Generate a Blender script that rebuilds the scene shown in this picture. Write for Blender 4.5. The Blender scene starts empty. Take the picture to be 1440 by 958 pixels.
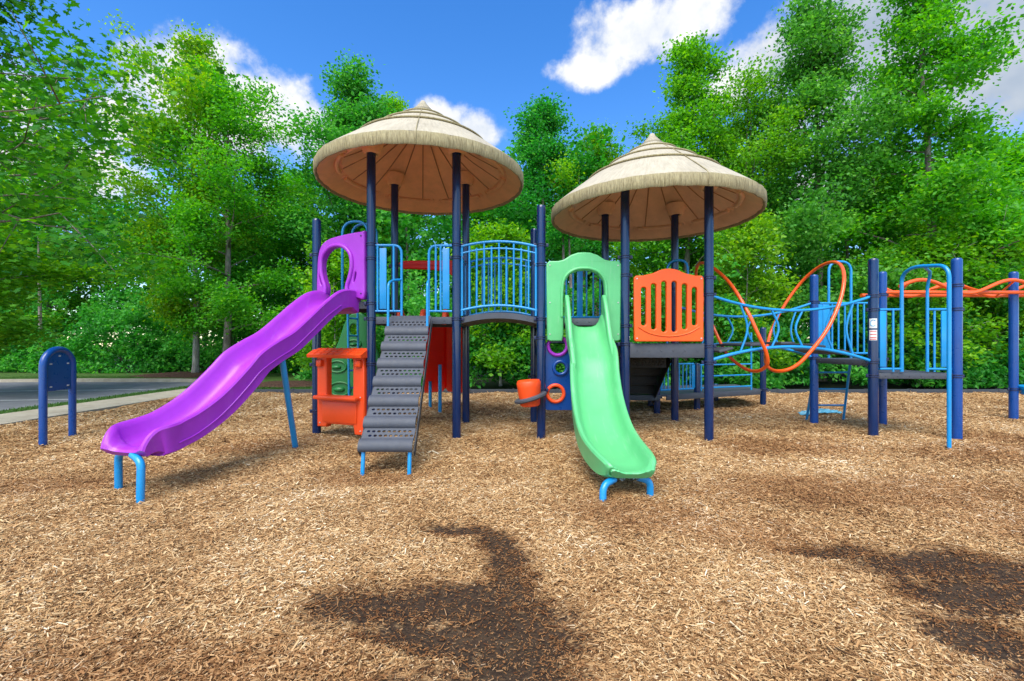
import bpy, bmesh, math, random
import numpy as np
from mathutils import Vector, Matrix
R = math.radians
SC = bpy.context.scene
COL = SC.collection
EYE, F, HZ = 1.37, 640.0, 483.0
random.seed(7)

# ------------------------------------------------------------------ helpers
def W(x, y, Y):
    return Vector(((x - 720) / F * Y, Y, EYE + (HZ - y) / F * Y))

def tag(o, label=None, cat=None, group=None, kind=None):
    if label: o['label'] = label
    if cat: o['category'] = cat
    if group: o['group'] = group
    if kind: o['kind'] = kind
    return o

def empty(name, loc, label, cat, group=None):
    o = bpy.data.objects.new(name, None)
    o.empty_display_size = .2
    COL.objects.link(o)
    o.location = loc
    return tag(o, label, cat, group)

def root_loc(o):
    p = Vector((0, 0, 0))
    while o is not None:
        p = p + Vector(o.location)
        o = o.parent
    return p

def smooth_pts(pts, n=6, closed=False):
    P = [Vector(p) for p in pts]
    N = len(P)
    out = []
    rng = range(N) if closed else range(N - 1)
    for i in rng:
        p1, p2 = P[i], P[(i + 1) % N]
        p0 = P[(i - 1) % N] if (closed or i > 0) else p1 * 2 - p2
        p3 = P[(i + 2) % N] if (closed or i + 2 < N) else p2 * 2 - p1
        for k in range(n):
            t = k / n
            out.append(.5 * ((2 * p1) + (p2 - p0) * t + (2 * p0 - 5 * p1 + 4 * p2 - p3) * t * t + (3 * p1 - p0 - 3 * p2 + p3) * t ** 3))
    if not closed: out.append(P[-1])
    return out

def bend(pts, r=.12, n=5):
    """polyline with its corners rounded to radius r"""
    P = [Vector(p) for p in pts]
    out = [P[0]]
    for i in range(1, len(P) - 1):
        a, b, c = P[i - 1], P[i], P[i + 1]
        d = min(r, (a - b).length * .49, (c - b).length * .49)
        p, q = b + (a - b).normalized() * d, b + (c - b).normalized() * d
        for k in range(n + 1):
            t = k / n
            out.append(p * (1 - t) ** 2 + b * 2 * t * (1 - t) + q * t * t)
    out.append(P[-1])
    return out

class MB:
    def __init__(s): s.v, s.f = [], []
    def add(s, vs, fs):
        b = len(s.v)
        s.v += [Vector(v) for v in vs]
        s.f += [tuple(b + i for i in f) for f in fs]
        return s
    def box(s, c, size, ax=None, bev=0):
        c = Vector(c)
        if ax is None: ax = (Vector((1, 0, 0)), Vector((0, 1, 0)), Vector((0, 0, 1)))
        hx, hy, hz = size[0] / 2, size[1] / 2, size[2] / 2
        if bev <= 0:
            vs = [c + ax[0] * x * hx + ax[1] * y * hy + ax[2] * z * hz for x in (-1, 1) for y in (-1, 1) for z in (-1, 1)]
            return s.add(vs, [(0, 1, 3, 2), (4, 6, 7, 5), (0, 4, 5, 1), (2, 3, 7, 6), (0, 2, 6, 4), (1, 5, 7, 3)])
        bm = bmesh.new()
        bmesh.ops.create_cube(bm, size=1)
        for v in bm.verts: v.co = Vector((v.co.x * 2 * hx, v.co.y * 2 * hy, v.co.z * 2 * hz))
        bmesh.ops.bevel(bm, geom=bm.edges[:], offset=bev, segments=2, affect='EDGES', profile=.5)
        bm.verts.index_update()
        vs = [c + ax[0] * v.co.x + ax[1] * v.co.y + ax[2] * v.co.z for v in bm.verts]
        fs = [tuple(v.index for v in f.verts) for f in bm.faces]
        bm.free()
        return s.add(vs, fs)
    def bar(s, a, b, w, d, up=(0, 0, 1), bev=0):
        a, b = Vector(a), Vector(b)
        z = (b - a).normalized(); u = Vector(up)
        if abs(z.dot(u)) > .99: u = Vector((0, 1, 0))
        x = u.cross(z).normalized(); y = z.cross(x)
        return s.box((a + b) / 2, (w, d, (b - a).length), (x, y, z), bev)
    def tube(s, pts, r, n=10, closed=False, rs=None):
        P = [Vector(p) for p in pts]
        N = len(P); rings = []
        t0 = (P[1] - P[0]).normalized()
        u = Vector((0, 0, 1)) if abs(t0.z) < .9 else Vector((1, 0, 0))
        u = (u - t0 * u.dot(t0)).normalized()
        for i in range(N):
            a = P[i - 1] if (i > 0 or closed) else P[i]
            b = P[(i + 1) % N] if (i < N - 1 or closed) else P[i]
            t = (b - a).normalized()
            u = (u - t * u.dot(t)).normalized(); w = t.cross(u)
            rr = rs[i] if rs else r
            rings.append([P[i] + (u * math.cos(2 * math.pi * k / n) + w * math.sin(2 * math.pi * k / n)) * rr for k in range(n)])
        return s.loft(rings, caps=not closed, wrap=closed)
    def loft(s, rings, caps=True, wrap=False, ring_closed=True):
        n = len(rings[0]); vs = [v for r in rings for v in r]; fs = []
        M = len(rings)
        for i in range(M if wrap else M - 1):
            j = (i + 1) % M
            for k in range(n if ring_closed else n - 1):
                l = (k + 1) % n
                fs.append((i * n + k, i * n + l, j * n + l, j * n + k))
        if caps:
            fs.append(tuple(reversed(range(n)))); fs.append(tuple((M - 1) * n + k for k in range(n)))
        return s.add(vs, fs)
    def lathe(s, prof, c, n=48, wob=None):
        c = Vector(c); rings = []
        for r, z in prof:
            rings.append([c + Vector((r * math.cos(2 * math.pi * k / n), r * math.sin(2 * math.pi * k / n), z)) for k in range(n)])
        return s.loft(rings, caps=False)
    def sphere(s, c, rad, n=12, m=8):
        c = Vector(c); rings = []
        for i in range(1, m):
            a = math.pi * i / m
            rings.append([c + Vector((rad[0] * math.sin(a) * math.cos(2 * math.pi * k / n), rad[1] * math.sin(a) * math.sin(2 * math.pi * k / n), -rad[2] * math.cos(a))) for k in range(n)])
        return s.loft(rings, caps=True)
    def build(s, name, mat, parent=None, label=None, ang=38, loc=None):
        me = bpy.data.meshes.new(name)
        o0 = root_loc(parent) if parent is not None else Vector(loc or (0, 0, 0))
        me.from_pydata([tuple(v - o0) for v in s.v], [], s.f)
        bm = bmesh.new(); bm.from_mesh(me)
        bmesh.ops.recalc_face_normals(bm, faces=bm.faces[:])
        bm.to_mesh(me); bm.free()
        me.polygons.foreach_set('use_smooth', [True] * len(me.polygons))
        me.set_sharp_from_angle(angle=R(ang))
        me.materials.append(mat)
        o = bpy.data.objects.new(name, me)
        COL.objects.link(o)
        if parent is not None: o.parent = parent
        elif loc is not None: o.location = loc
        if label: o['label'] = label
        return o

def outline(splines, thick, bev, O, ux, uy, un, res=2):
    """flat board with holes from closed outlines (first the rim, then the holes) -> verts, faces"""
    cu = bpy.data.curves.new('board', 'CURVE'); cu.dimensions = '2D'; cu.fill_mode = 'BOTH'
    for sp in splines:
        s = cu.splines.new('POLY'); s.points.add(len(sp) - 1)
        for p, q in zip(s.points, sp): p.co = (q[0], q[1], 0, 1)
        s.use_cyclic_u = True
    cu.extrude = max(thick / 2 - bev, .0005); cu.bevel_depth = bev; cu.bevel_resolution = res; cu.offset = -bev
    ob = bpy.data.objects.new('board', cu); COL.objects.link(ob)
    dg = bpy.context.evaluated_depsgraph_get()
    me = bpy.data.meshes.new_from_object(ob.evaluated_get(dg))
    O, ux, uy, un = Vector(O), Vector(ux), Vector(uy), Vector(un)
    vs = [O + ux * v.co.x + uy * v.co.y + un * v.co.z for v in me.vertices]
    fs = [tuple(p.vertices) for p in me.polygons]
    bpy.data.objects.remove(ob); bpy.data.curves.remove(cu); bpy.data.meshes.remove(me)
    return vs, fs

def rrect(x0, y0, x1, y1, r, n=5):
    out = []
    for cx, cy, a in ((x1 - r, y1 - r, 0), (x0 + r, y1 - r, 90), (x0 + r, y0 + r, 180), (x1 - r, y0 + r, 270)):
        for k in range(n + 1):
            t = R(a + 90 * k / n); out.append((cx + r * math.cos(t), cy + r * math.sin(t)))
    return out
def oval(cx, cy, rx, ry, n=24, rot=0):
    out = []
    for k in range(n):
        t = 2 * math.pi * k / n; x, y = rx * math.cos(t), ry * math.sin(t)
        out.append((cx + x * math.cos(rot) - y * math.sin(rot), cy + x * math.sin(rot) + y * math.cos(rot)))
    return out
def curve2(pts, n=5, closed=True):
    return [(p.x, p.y) for p in smooth_pts([(a, b, 0) for a, b in pts], n, closed)]

# ------------------------------------------------------------------ materials
class NT:
    def __init__(s, name):
        s.m = bpy.data.materials.new(name); s.m.use_nodes = True
        s.t = s.m.node_tree; s.t.nodes.clear()
        s.out = s.n('ShaderNodeOutputMaterial')
    def n(s, typ, **kw):
        nd = s.t.nodes.new(typ)
        for k, v in kw.items():
            if k.startswith('i_'):
                key = k[2:]
                key = int(key) if key.isdigit() else key.replace('_', ' ')
                nd.inputs[key].default_value = v
            else: setattr(nd, k, v)
        return nd
    def l(s, a, ao, b, bi): s.t.links.new(a.outputs[ao], b.inputs[bi])
    def ramp(s, stops, interp='LINEAR'):
        r = s.n('ShaderNodeValToRGB'); e = r.color_ramp.elements
        r.color_ramp.interpolation = interp
        while len(e) < len(stops): e.new(.5)
        for k, (p, c) in zip(e, stops):
            k.position = p; k.color = (*c, 1) if len(c) == 3 else c
        return r

def plastic(name, c, rough=.38, var=.12, scale=6, coat=0, bump=.03, bscale=220, spec=.5, grime=.0, gcol=(.2, .16, .12), scuff=0):
    t = NT(name)
    p = t.n('ShaderNodeBsdfPrincipled'); p.inputs['Specular IOR Level'].default_value = spec
    p.inputs['Coat Weight'].default_value = coat; p.inputs['Coat Roughness'].default_value = .12
    co = t.n('ShaderNodeTexCoord')
    nz = t.n('ShaderNodeTexNoise', i_Scale=scale, i_Detail=6, i_Roughness=.65)
    t.l(co, 'Object', nz, 'Vector')
    r = t.ramp([(.3, tuple(x * (1 - var) for x in c)), (.7, tuple(min(1, x * (1 + var)) for x in c))])
    t.l(nz, 'Fac', r, 0)
    src, so = r, 'Color'
    if grime > 0:
        n2 = t.n('ShaderNodeTexNoise', i_Scale=scale * 2.3, i_Detail=8, i_Roughness=.75)
        t.l(co, 'Object', n2, 'Vector')
        r2 = t.ramp([(.52, (0, 0, 0)), (.75, (grime,) * 3)]); t.l(n2, 'Fac', r2, 0)
        mx = t.n('ShaderNodeMix', data_type='RGBA'); t.l(r2, 'Color', mx, 0); t.l(r, 'Color', mx, 6)
        mx.inputs[7].default_value = (*gcol, 1); src, so = mx, 2
    if scuff > 0:   # pale rubbed streaks running down the slide
        mp = t.n('ShaderNodeMapping'); mp.inputs['Scale'].default_value = (26, 2.2, 2.2); mp.inputs['Rotation'].default_value = (0, 0, R(12)); t.l(co, 'Object', mp, 'Vector')
        n5 = t.n('ShaderNodeTexNoise', i_Scale=1.0, i_Detail=8, i_Roughness=.75); t.l(mp, 0, n5, 'Vector')
        r5 = t.ramp([(.55, (0, 0, 0)), (.72, (scuff,) * 3)]); t.l(n5, 'Fac', r5, 0)
        m5 = t.n('ShaderNodeMix', data_type='RGBA'); t.l(r5, 'Color', m5, 0); t.l(src, so, m5, 6); m5.inputs[7].default_value = (*[.5 * x + .3 for x in c], 1); src, so = m5, 2
    t.l(src, so, p, 'Base Color')
    n3 = t.n('ShaderNodeTexNoise', i_Scale=scale * 4, i_Detail=5); t.l(co, 'Object', n3, 'Vector')
    mr = t.n('ShaderNodeMapRange'); mr.inputs['To Min'].default_value = rough * .75; mr.inputs['To Max'].default_value = min(1, rough * 1.35)
    t.l(n3, 'Fac', mr, 'Value'); t.l(mr, 0, p, 'Roughness')
    n4 = t.n('ShaderNodeTexNoise', i_Scale=bscale, i_Detail=2); t.l(co, 'Object', n4, 'Vector')
    b = t.n('ShaderNodeBump', i_Strength=bump * 4, i_Distance=.002); t.l(n4, 'Fac', b, 'Height'); t.l(b, 0, p, 'Normal')
    t.l(p, 0, t.out, 0)
    return t.m

M = dict(
    navy=plastic('navy_powder_coat', (.001, .018, .085), .2, .1, 3, coat=.35, bump=.012, bscale=400, grime=.05, gcol=(.05, .09, .2)),
    cobalt=plastic('cobalt_powder_coat', (.001, .050, .25), .28, .1, 3, coat=.2, bump=.012, bscale=400, grime=.05, gcol=(.1, .16, .4)),
    sky=plastic('light_blue_powder_coat', (.004, .25, .60), .32, .1, 4, coat=.3, bump=.012, bscale=400, grime=.15, gcol=(.10, .30, .55)),
    purple=plastic('purple_plastic', (.33, .028, .50), .34, .08, 4, bump=.02, spec=.5, grime=.08, gcol=(.42, .15, .65), scuff=.16),
    green=plastic('pale_green_plastic', (.105, .47, .18), .36, .07, 4, bump=.02, grime=.1, gcol=(.18, .5, .24), scuff=.3),
    dgreen=plastic('deep_green_plastic', (.01, .16, .035), .4, .1, 4, bump=.02),
    vermil=plastic('vermilion_plastic', (.84, .075, .010), .4, .07, 4, bump=.02, grime=.1, gcol=(.75, .14, .05)),
    orange=plastic('orange_plastic', (.86, .105, .006), .38, .06, 4, bump=.02, grime=.08, gcol=(.8, .2, .05)),
    otube=plastic('orange_powder_coat', (.80, .10, .008), .3, .07, 4, coat=.3, bump=.01, grime=.08, gcol=(.8, .2, .06)),
    red=plastic('red_plastic', (.90, .028, .012), .36, .08, 4, bump=.02),
    grey=plastic('grey_vinyl_coating', (.058, .066, .086), .6, .14, 8, bump=.10, bscale=160, grime=.3, gcol=(.12, .115, .11)),
    steel=plastic('dark_clamp_metal', (.012, .02, .07), .35, .1, 8, bump=.02),
    black=plastic('black_rubber_coating', (.012, .012, .014), .6, .2, 14, bump=.1, bscale=120, grime=.3, gcol=(.07, .055, .04)),
    edging=plastic('dark_plastic_timber', (.03, .035, .045), .6, .2, 5, bump=.1, bscale=90, grime=.3, gcol=(.1, .09, .08)),
    white=plastic('white_plastic_film', (.7, .72, .72), .35, .06, 10, bump=.05),
    cloth=plastic('light_blue_film', (.12, .42, .55), .4, .2, 14, bump=.08),
    screw=plastic('bare_zinc', (.5, .5, .5), .35, .1, 20),
    lampblack=plastic('black_iron', (.012, .014, .014), .45, .1, 10),
    lampglass=plastic('frosted_lamp_glass', (.45, .47, .45), .2, .05, 10),
    paint=plastic('white_road_paint', (.55, .56, .57), .7, .2, 3, bump=.1, bscale=80, grime=.7, gcol=(.13, .13, .135)),
    label=plastic('sticker_white', (.72, .74, .75), .35, .04, 20),
    labelblue=plastic('sticker_blue', (.08, .35, .6), .35, .04, 20),
    labelred=plastic('sticker_red', (.6, .05, .04), .35, .04, 20),
)

def glow_through(m, c, k):
    """thin moulded plastic lets some daylight through"""
    t = m.node_tree; out = [n for n in t.nodes if n.type == 'OUTPUT_MATERIAL'][0]; p = [n for n in t.nodes if n.type == 'BSDF_PRINCIPLED'][0]
    tr = t.nodes.new('ShaderNodeBsdfTranslucent'); tr.inputs['Color'].default_value = (*c, 1)
    mx = t.nodes.new('ShaderNodeMixShader'); mx.inputs[0].default_value = k
    t.links.new(p.outputs[0], mx.inputs[1]); t.links.new(tr.outputs[0], mx.inputs[2]); t.links.new(mx.outputs[0], out.inputs[0])
glow_through(M['red'], (.95, .05, .02), .5)

def thatch(name, c, streak, k=70.0, bumpk=.5, grime=.25):
    t = NT(name)
    p = t.n('ShaderNodeBsdfPrincipled', i_Roughness=.75); p.inputs['Specular IOR Level'].default_value = .25
    co = t.n('ShaderNodeTexCoord'); sp = t.n('ShaderNodeSeparateXYZ'); t.l(co, 'Object', sp, 0)
    at = t.n('ShaderNodeMath', operation='ARCTAN2'); t.l(sp, 1, at, 0); t.l(sp, 0, at, 1)
    mu = t.n('ShaderNodeMath', operation='MULTIPLY', i_1=k); t.l(at, 0, mu, 0)
    mz = t.n('ShaderNodeMath', operation='MULTIPLY', i_1=7.0); t.l(sp, 2, mz, 0)
    cb = t.n('ShaderNodeCombineXYZ'); t.l(mu, 0, cb, 0); t.l(mz, 0, cb, 1)
    nz = t.n('ShaderNodeTexNoise', i_Scale=1.0, i_Detail=5, i_Roughness=.7); t.l(cb, 0, nz, 'Vector')
    n2 = t.n('ShaderNodeTexNoise', i_Scale=2.2, i_Detail=7, i_Roughness=.7); t.l(co, 'Object', n2, 'Vector')
    r = t.ramp([(.34, streak), (.62, c)]); t.l(nz, 'Fac', r, 0)
    r2 = t.ramp([(.45, (0, 0, 0)), (.8, (grime,) * 3)]); t.l(n2, 'Fac', r2, 0)
    mx = t.n('ShaderNodeMix', data_type='RGBA'); t.l(r2, 'Color', mx, 0); t.l(r, 'Color', mx, 6); mx.inputs[7].default_value = (.17, .14, .10, 1)
    t.l(mx, 2, p, 'Base Color')
    b = t.n('ShaderNodeBump', i_Strength=bumpk, i_Distance=.012); t.l(nz, 'Fac', b, 'Height'); t.l(b, 0, p, 'Normal')
    t.l(p, 0, t.out, 0)
    return t.m
M['thatch'] = thatch('tan_thatch_plastic', (.48, .43, .33), (.38, .335, .25), 40, .4, .38)
M['rim'] = thatch('weathered_thatch_edge', (.42, .365, .21), (.17, .14, .07), 90, .5, .4)
M['rib'] = plastic('weathered_tan_rib', (.36, .17, .07), .6, .15, 5)
M['soffit'] = plastic('tan_plastic_orange_bounce', (.86, .44, .20), .6, .12, 3, bump=.06, bscale=120, grime=.25, gcol=(.3, .15, .08))  # same tan plastic as the roof, warm bounce off the chips put into its colour
M['soffit_pale'] = plastic('tan_plastic_pale_bounce', (.80, .50, .28), .6, .12, 3, bump=.06, bscale=120, grime=.25, gcol=(.3, .17, .09))  # paler version for the lower canopy, bounce light again in the colour

def leafmat(name, dark, mid, light, trans=.5):
    t = NT(name)
    a = t.n('ShaderNodeAttribute', attribute_name='tint')
    oi = t.n('ShaderNodeObjectInfo')
    r = t.ramp([(0, dark), (.55, mid), (1, light)]); t.l(a, 'Fac', r, 0)
    hs = t.n('ShaderNodeHueSaturation')
    mr = t.n('ShaderNodeMapRange'); mr.inputs['To Min'].default_value = .498; mr.inputs['To Max'].default_value = .526
    t.l(oi, 'Random', mr, 'Value'); t.l(mr, 0, hs, 'Hue'); t.l(r, 'Color', hs, 'Color')
    d = t.n('ShaderNodeBsdfPrincipled', i_Roughness=.5); d.inputs['Specular IOR Level'].default_value = .3
    tr = t.n('ShaderNodeBsdfTranslucent')
    g = t.n('ShaderNodeHueSaturation', i_Hue=.487, i_Saturation=1.1, i_Value=1.5); t.l(hs, 'Color', g, 'Color')
    t.l(hs, 'Color', d, 'Base Color'); t.l(g, 'Color', tr, 'Color')
    m = t.n('ShaderNodeMixShader', i_0=trans); t.l(d, 0, m, 1); t.l(tr, 0, m, 2); t.l(m, 0, t.out, 0)
    return t.m
M['leaf'] = leafmat('broadleaf_foliage', (.045, .19, .014), (.13, .40, .026), (.30, .58, .06))
M['leaf_near'] = leafmat('near_maple_foliage', (.028, .12, .012), (.075, .25, .018), (.19, .42, .035), .4)
M['leaf_yellow'] = leafmat('yellow_green_foliage', (.055, .20, .010), (.16, .40, .018), (.36, .58, .035))
M['leaf_deep'] = leafmat('deep_green_foliage', (.026, .15, .020), (.085, .34, .044), (.22, .53, .085))
M['leaf_wood'] = leafmat('woodland_foliage', (.028, .14, .016), (.085, .31, .034), (.20, .47, .07), .5)
M['grass'] = leafmat('short_grass', (.035, .09, .012), (.07, .16, .02), (.12, .22, .04), .3)

def barkmat(name, a, b):
    t = NT(name)
    p = t.n('ShaderNodeBsdfPrincipled', i_Roughness=.85)
    co = t.n('ShaderNodeTexCoord'); mp = t.n('ShaderNodeMapping'); mp.inputs['Scale'].default_value = (14, 14, 3)
    t.l(co, 'Object', mp, 'Vector')
    nz = t.n('ShaderNodeTexNoise', i_Scale=1.0, i_Detail=7, i_Roughness=.7); t.l(mp, 0, nz, 'Vector')
    r = t.ramp([(.35, a), (.65, b)]); t.l(nz, 'Fac', r, 0); t.l(r, 'Color', p, 'Base Color')
    bp = t.n('ShaderNodeBump', i_Strength=.8, i_Distance=.02); t.l(nz, 'Fac', bp, 'Height'); t.l(bp, 0, p, 'Normal')
    t.l(p, 0, t.out, 0); return t.m
M['bark'] = barkmat('grey_brown_bark', (.07, .055, .045), (.28, .245, .21))
M['pale_bark'] = barkmat('pale_grey_bark', (.16, .14, .125), (.46, .43, .39))

PATCH = [(-.38, 3.38, .32, .10), (-.12, 3.2, .14, .18), (-.02, 2.95, .16, .22), (.0, 2.7, .16, .2), (-.24, 2.42, .52, .23), (-.66, 2.38, .40, .20), (-.35, 2.12, .35, .14), (.0, 2.15, .34, .30), (.04, 1.8, .36, .3), (-.2, 1.6, .4, .3),
         (2.15, 3.05, .35, .10), (2.6, 2.83, .5, .17), (3.1, 2.7, .5, .2), (2.5, 2.5, .40, .20), (2.9, 2.4, .4, .25), (2.25, 2.15, .30, .18), (2.3, 1.8, .35, .25)]
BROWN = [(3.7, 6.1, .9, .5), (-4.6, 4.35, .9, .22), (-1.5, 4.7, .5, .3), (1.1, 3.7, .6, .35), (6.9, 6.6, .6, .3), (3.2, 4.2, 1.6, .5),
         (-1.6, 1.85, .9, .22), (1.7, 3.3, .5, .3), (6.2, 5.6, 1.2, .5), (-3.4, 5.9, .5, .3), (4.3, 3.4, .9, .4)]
def mask_np(P, x, y):
    m = np.zeros_like(x)
    for cx, cy, rx, ry in P:
        m = np.maximum(m, 1.35 - np.sqrt(((x - cx) / rx) ** 2 + ((y - cy) / ry) ** 2) * .9)
    return np.clip(m, 0, 1)
def mask_nodes(t, P, pos, wob=.5):
    """soft blobs at real places on the ground, edges broken up by noise"""
    nz = t.n('ShaderNodeTexNoise', i_Scale=4.5, i_Detail=10, i_Roughness=.78); t.l(pos, 0, nz, 'Vector')
    prev = None
    for cx, cy, rx, ry in P:
        s = t.n('ShaderNodeVectorMath', operation='SUBTRACT'); t.l(pos, 0, s, 0); s.inputs[1].default_value = (cx, cy, 0)
        q = t.n('ShaderNodeVectorMath', operation='MULTIPLY'); t.l(s, 0, q, 0); q.inputs[1].default_value = (1 / rx, 1 / ry, 0)
        ln = t.n('ShaderNodeVectorMath', operation='LENGTH'); t.l(q, 0, ln, 0)
        if prev is None: prev, po = ln, 'Value'
        else:
            mn = t.n('ShaderNodeMath', operation='SMOOTH_MIN', i_2=.35); t.l(prev, po, mn, 0); t.l(ln, 'Value', mn, 1); prev, po = mn, 0
    a = t.n('ShaderNodeMath', operation='MULTIPLY_ADD', i_1=wob * 4, i_2=-wob * 2); t.l(nz, 'Fac', a, 0)
    ad = t.n('ShaderNodeMath', operation='ADD'); t.l(prev, po, ad, 0); t.l(a, 0, ad, 1)
    n2 = t.n('ShaderNodeTexNoise', i_Scale=26, i_Detail=6, i_Roughness=.7); t.l(pos, 0, n2, 'Vector')
    a2 = t.n('ShaderNodeMath', operation='MULTIPLY_ADD', i_1=1.5, i_2=-.75); t.l(n2, 'Fac', a2, 0)
    ae = t.n('ShaderNodeMath', operation='ADD'); t.l(ad, 0, ae, 0); t.l(a2, 0, ae, 1)
    return ae

def chipmat(name, chips):
    t = NT(name)
    p = t.n('ShaderNodeBsdfPrincipled', i_Roughness=.8); p.inputs['Specular IOR Level'].default_value = .25
    geo = t.n('ShaderNodeNewGeometry')
    pos = t.n('ShaderNodeVectorMath', operation='MULTIPLY'); t.l(geo, 'Position', pos, 0); pos.inputs[1].default_value = (1, 1, 0)
    big = t.n('ShaderNodeTexNoise', i_Scale=.9, i_Detail=6, i_Roughness=.6); t.l(pos, 0, big, 'Vector')
    stops = [(0, (.06, .030, .013)), (.22, (.21, .10, .036)), (.46, (.44, .247, .103)), (.70, (.56, .36, .168)), (.88, (.70, .515, .29)), (1, (.82, .705, .51))]
    r = t.ramp(stops)
    bm_h = None
    if chips:
        a = t.n('ShaderNodeAttribute', attribute_name='tint')
        t1 = t.n('ShaderNodeMath', operation='MULTIPLY_ADD', i_1=.9, i_2=-.45); t.l(big, 'Fac', t1, 0)
        t2 = t.n('ShaderNodeMath', operation='ADD'); t.l(a, 'Fac', t2, 0); t.l(t1, 0, t2, 1); t.l(t2, 0, r, 0)
    else:
        # three crossing layers of stretched cells
        prev = None
        for k, (ang, sx, sy) in enumerate(((20, 34, 110), (80, 38, 120), (140, 30, 100))):
            mp = t.n('ShaderNodeMapping'); mp.inputs['Rotation'].default_value = (0, 0, R(ang)); mp.inputs['Scale'].default_value = (sx, sy, 1)
            mp.inputs['Location'].default_value = (k * 3.1, k * 7.7, 0)
            wn = t.n('ShaderNodeTexNoise', i_Scale=5, i_Detail=2); t.l(pos, 0, wn, 'Vector')
            wv = t.n('ShaderNodeVectorMath', operation='MULTIPLY_ADD'); t.l(wn, 'Color', wv, 0); wv.inputs[1].default_value = (.25, .25, 0); t.l(pos, 0, wv, 2)
            t.l(wv, 0, mp, 'Vector')
            vo = t.n('ShaderNodeTexVoronoi', voronoi_dimensions='2D', i_Scale=1.0); t.l(mp, 0, vo, 'Vector')
            sc = t.n('ShaderNodeSeparateXYZ'); t.l(vo, 'Color', sc, 0)
            if prev is None: prev, po = sc, 0
            else:
                mxm = t.n('ShaderNodeMath', operation='MAXIMUM'); t.l(prev, po, mxm, 0)
                sb = t.n('ShaderNodeMath', operation='MULTIPLY', i_1=.95); t.l(sc, 0, sb, 0); t.l(sb, 0, mxm, 1); prev, po = mxm, 0
        fa = t.n('ShaderNodeMath', operation='MULTIPLY_ADD', i_1=1.25, i_2=-.52); t.l(prev, po, fa, 0)
        t1 = t.n('ShaderNodeMath', operation='MULTIPLY_ADD', i_1=.9, i_2=-.45); t.l(big, 'Fac', t1, 0)
        t2 = t.n('ShaderNodeMath', operation='ADD'); t.l(fa, 0, t2, 0); t.l(t1, 0, t2, 1); t.l(t2, 0, r, 0)
        b = t.n('ShaderNodeBump', i_Strength=.7, i_Distance=.015); t.l(prev, po, b, 'Height'); t.l(b, 0, p, 'Normal')
    # browner chips in places, and with distance from the worn middle
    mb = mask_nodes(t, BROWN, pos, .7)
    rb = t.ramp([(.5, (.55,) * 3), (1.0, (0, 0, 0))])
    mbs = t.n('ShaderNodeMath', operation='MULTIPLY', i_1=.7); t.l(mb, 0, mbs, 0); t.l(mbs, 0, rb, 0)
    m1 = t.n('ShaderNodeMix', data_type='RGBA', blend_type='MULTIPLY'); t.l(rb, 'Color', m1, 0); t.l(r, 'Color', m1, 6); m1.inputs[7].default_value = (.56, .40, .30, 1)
    # damp bare soil
    md = mask_nodes(t, PATCH, pos, .62)
    rd = t.ramp([(.56, (.94 if not chips else .88,) * 3), (.92, (0, 0, 0))])
    mds = t.n('ShaderNodeMath', operation='MULTIPLY', i_1=.72); t.l(md, 0, mds, 0); t.l(mds, 0, rd, 0)
    m2 = t.n('ShaderNodeMix', data_type='RGBA'); t.l(rd, 'Color', m2, 0); t.l(m1, 2, m2, 6)
    if chips:
        dk = t.n('ShaderNodeMix', data_type='RGBA', blend_type='MULTIPLY', i_0=1.0); t.l(r, 'Color', dk, 6); dk.inputs[7].default_value = (.42, .28, .19, 1); t.l(dk, 2, m2, 7)
    else:
        gs = t.n('ShaderNodeTexNoise', i_Scale=70, i_Detail=8, i_Roughness=.8); t.l(pos, 0, gs, 'Vector')
        gr_ = t.ramp([(.36, (.009, .006, .004)), (.56, (.031, .019, .012)), (.76, (.10, .06, .034))]); t.l(gs, 'Fac', gr_, 0); t.l(gr_, 'Color', m2, 7)
    t.l(m2, 2, p, 'Base Color'); t.l(p, 0, t.out, 0)
    return t.m
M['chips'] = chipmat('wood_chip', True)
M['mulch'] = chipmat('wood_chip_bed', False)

def rough(name, stops, scale, bump=.4, dist=.01, detail=9, rough_=.9, scale2=None):
    t = NT(name)
    p = t.n('ShaderNodeBsdfPrincipled', i_Roughness=rough_); p.inputs['Specular IOR Level'].default_value = .25
    geo = t.n('ShaderNodeNewGeometry')
    nz = t.n('ShaderNodeTexNoise', i_Scale=scale, i_Detail=detail, i_Roughness=.7); t.l(geo, 'Position', nz, 'Vector')
    r = t.ramp(stops); t.l(nz, 'Fac', r, 0); t.l(r, 'Color', p, 'Base Color')
    n2 = t.n('ShaderNodeTexNoise', i_Scale=scale2 or scale * 8, i_Detail=4); t.l(geo, 'Position', n2, 'Vector')
    b = t.n('ShaderNodeBump', i_Strength=bump, i_Distance=dist); t.l(n2, 'Fac', b, 'Height'); t.l(b, 0, p, 'Normal')
    t.l(p, 0, t.out, 0); return t.m
M['soil'] = rough('forest_floor', [(.35, (.008, .016, .005)), (.65, (.02, .03, .010))], 2, .8, .05)
M['asphalt'] = rough('asphalt', [(.35, (.12, .125, .14)), (.65, (.18, .185, .205))], 1.5, .5, .006, scale2=60)
M['concrete'] = rough('pale_concrete', [(.35, (.33, .28, .21)), (.65, (.46, .41, .32))], 2.5, .3, .004, scale2=50)
M['lawn'] = rough('lawn_soil', [(.35, (.03, .07, .012)), (.65, (.07, .14, .02))], 6, .8, .03)
M['brownmulch'] = rough('dark_bark_mulch', [(.35, (.035, .018, .012)), (.65, (.11, .055, .035))], 14, .9, .03)

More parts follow.
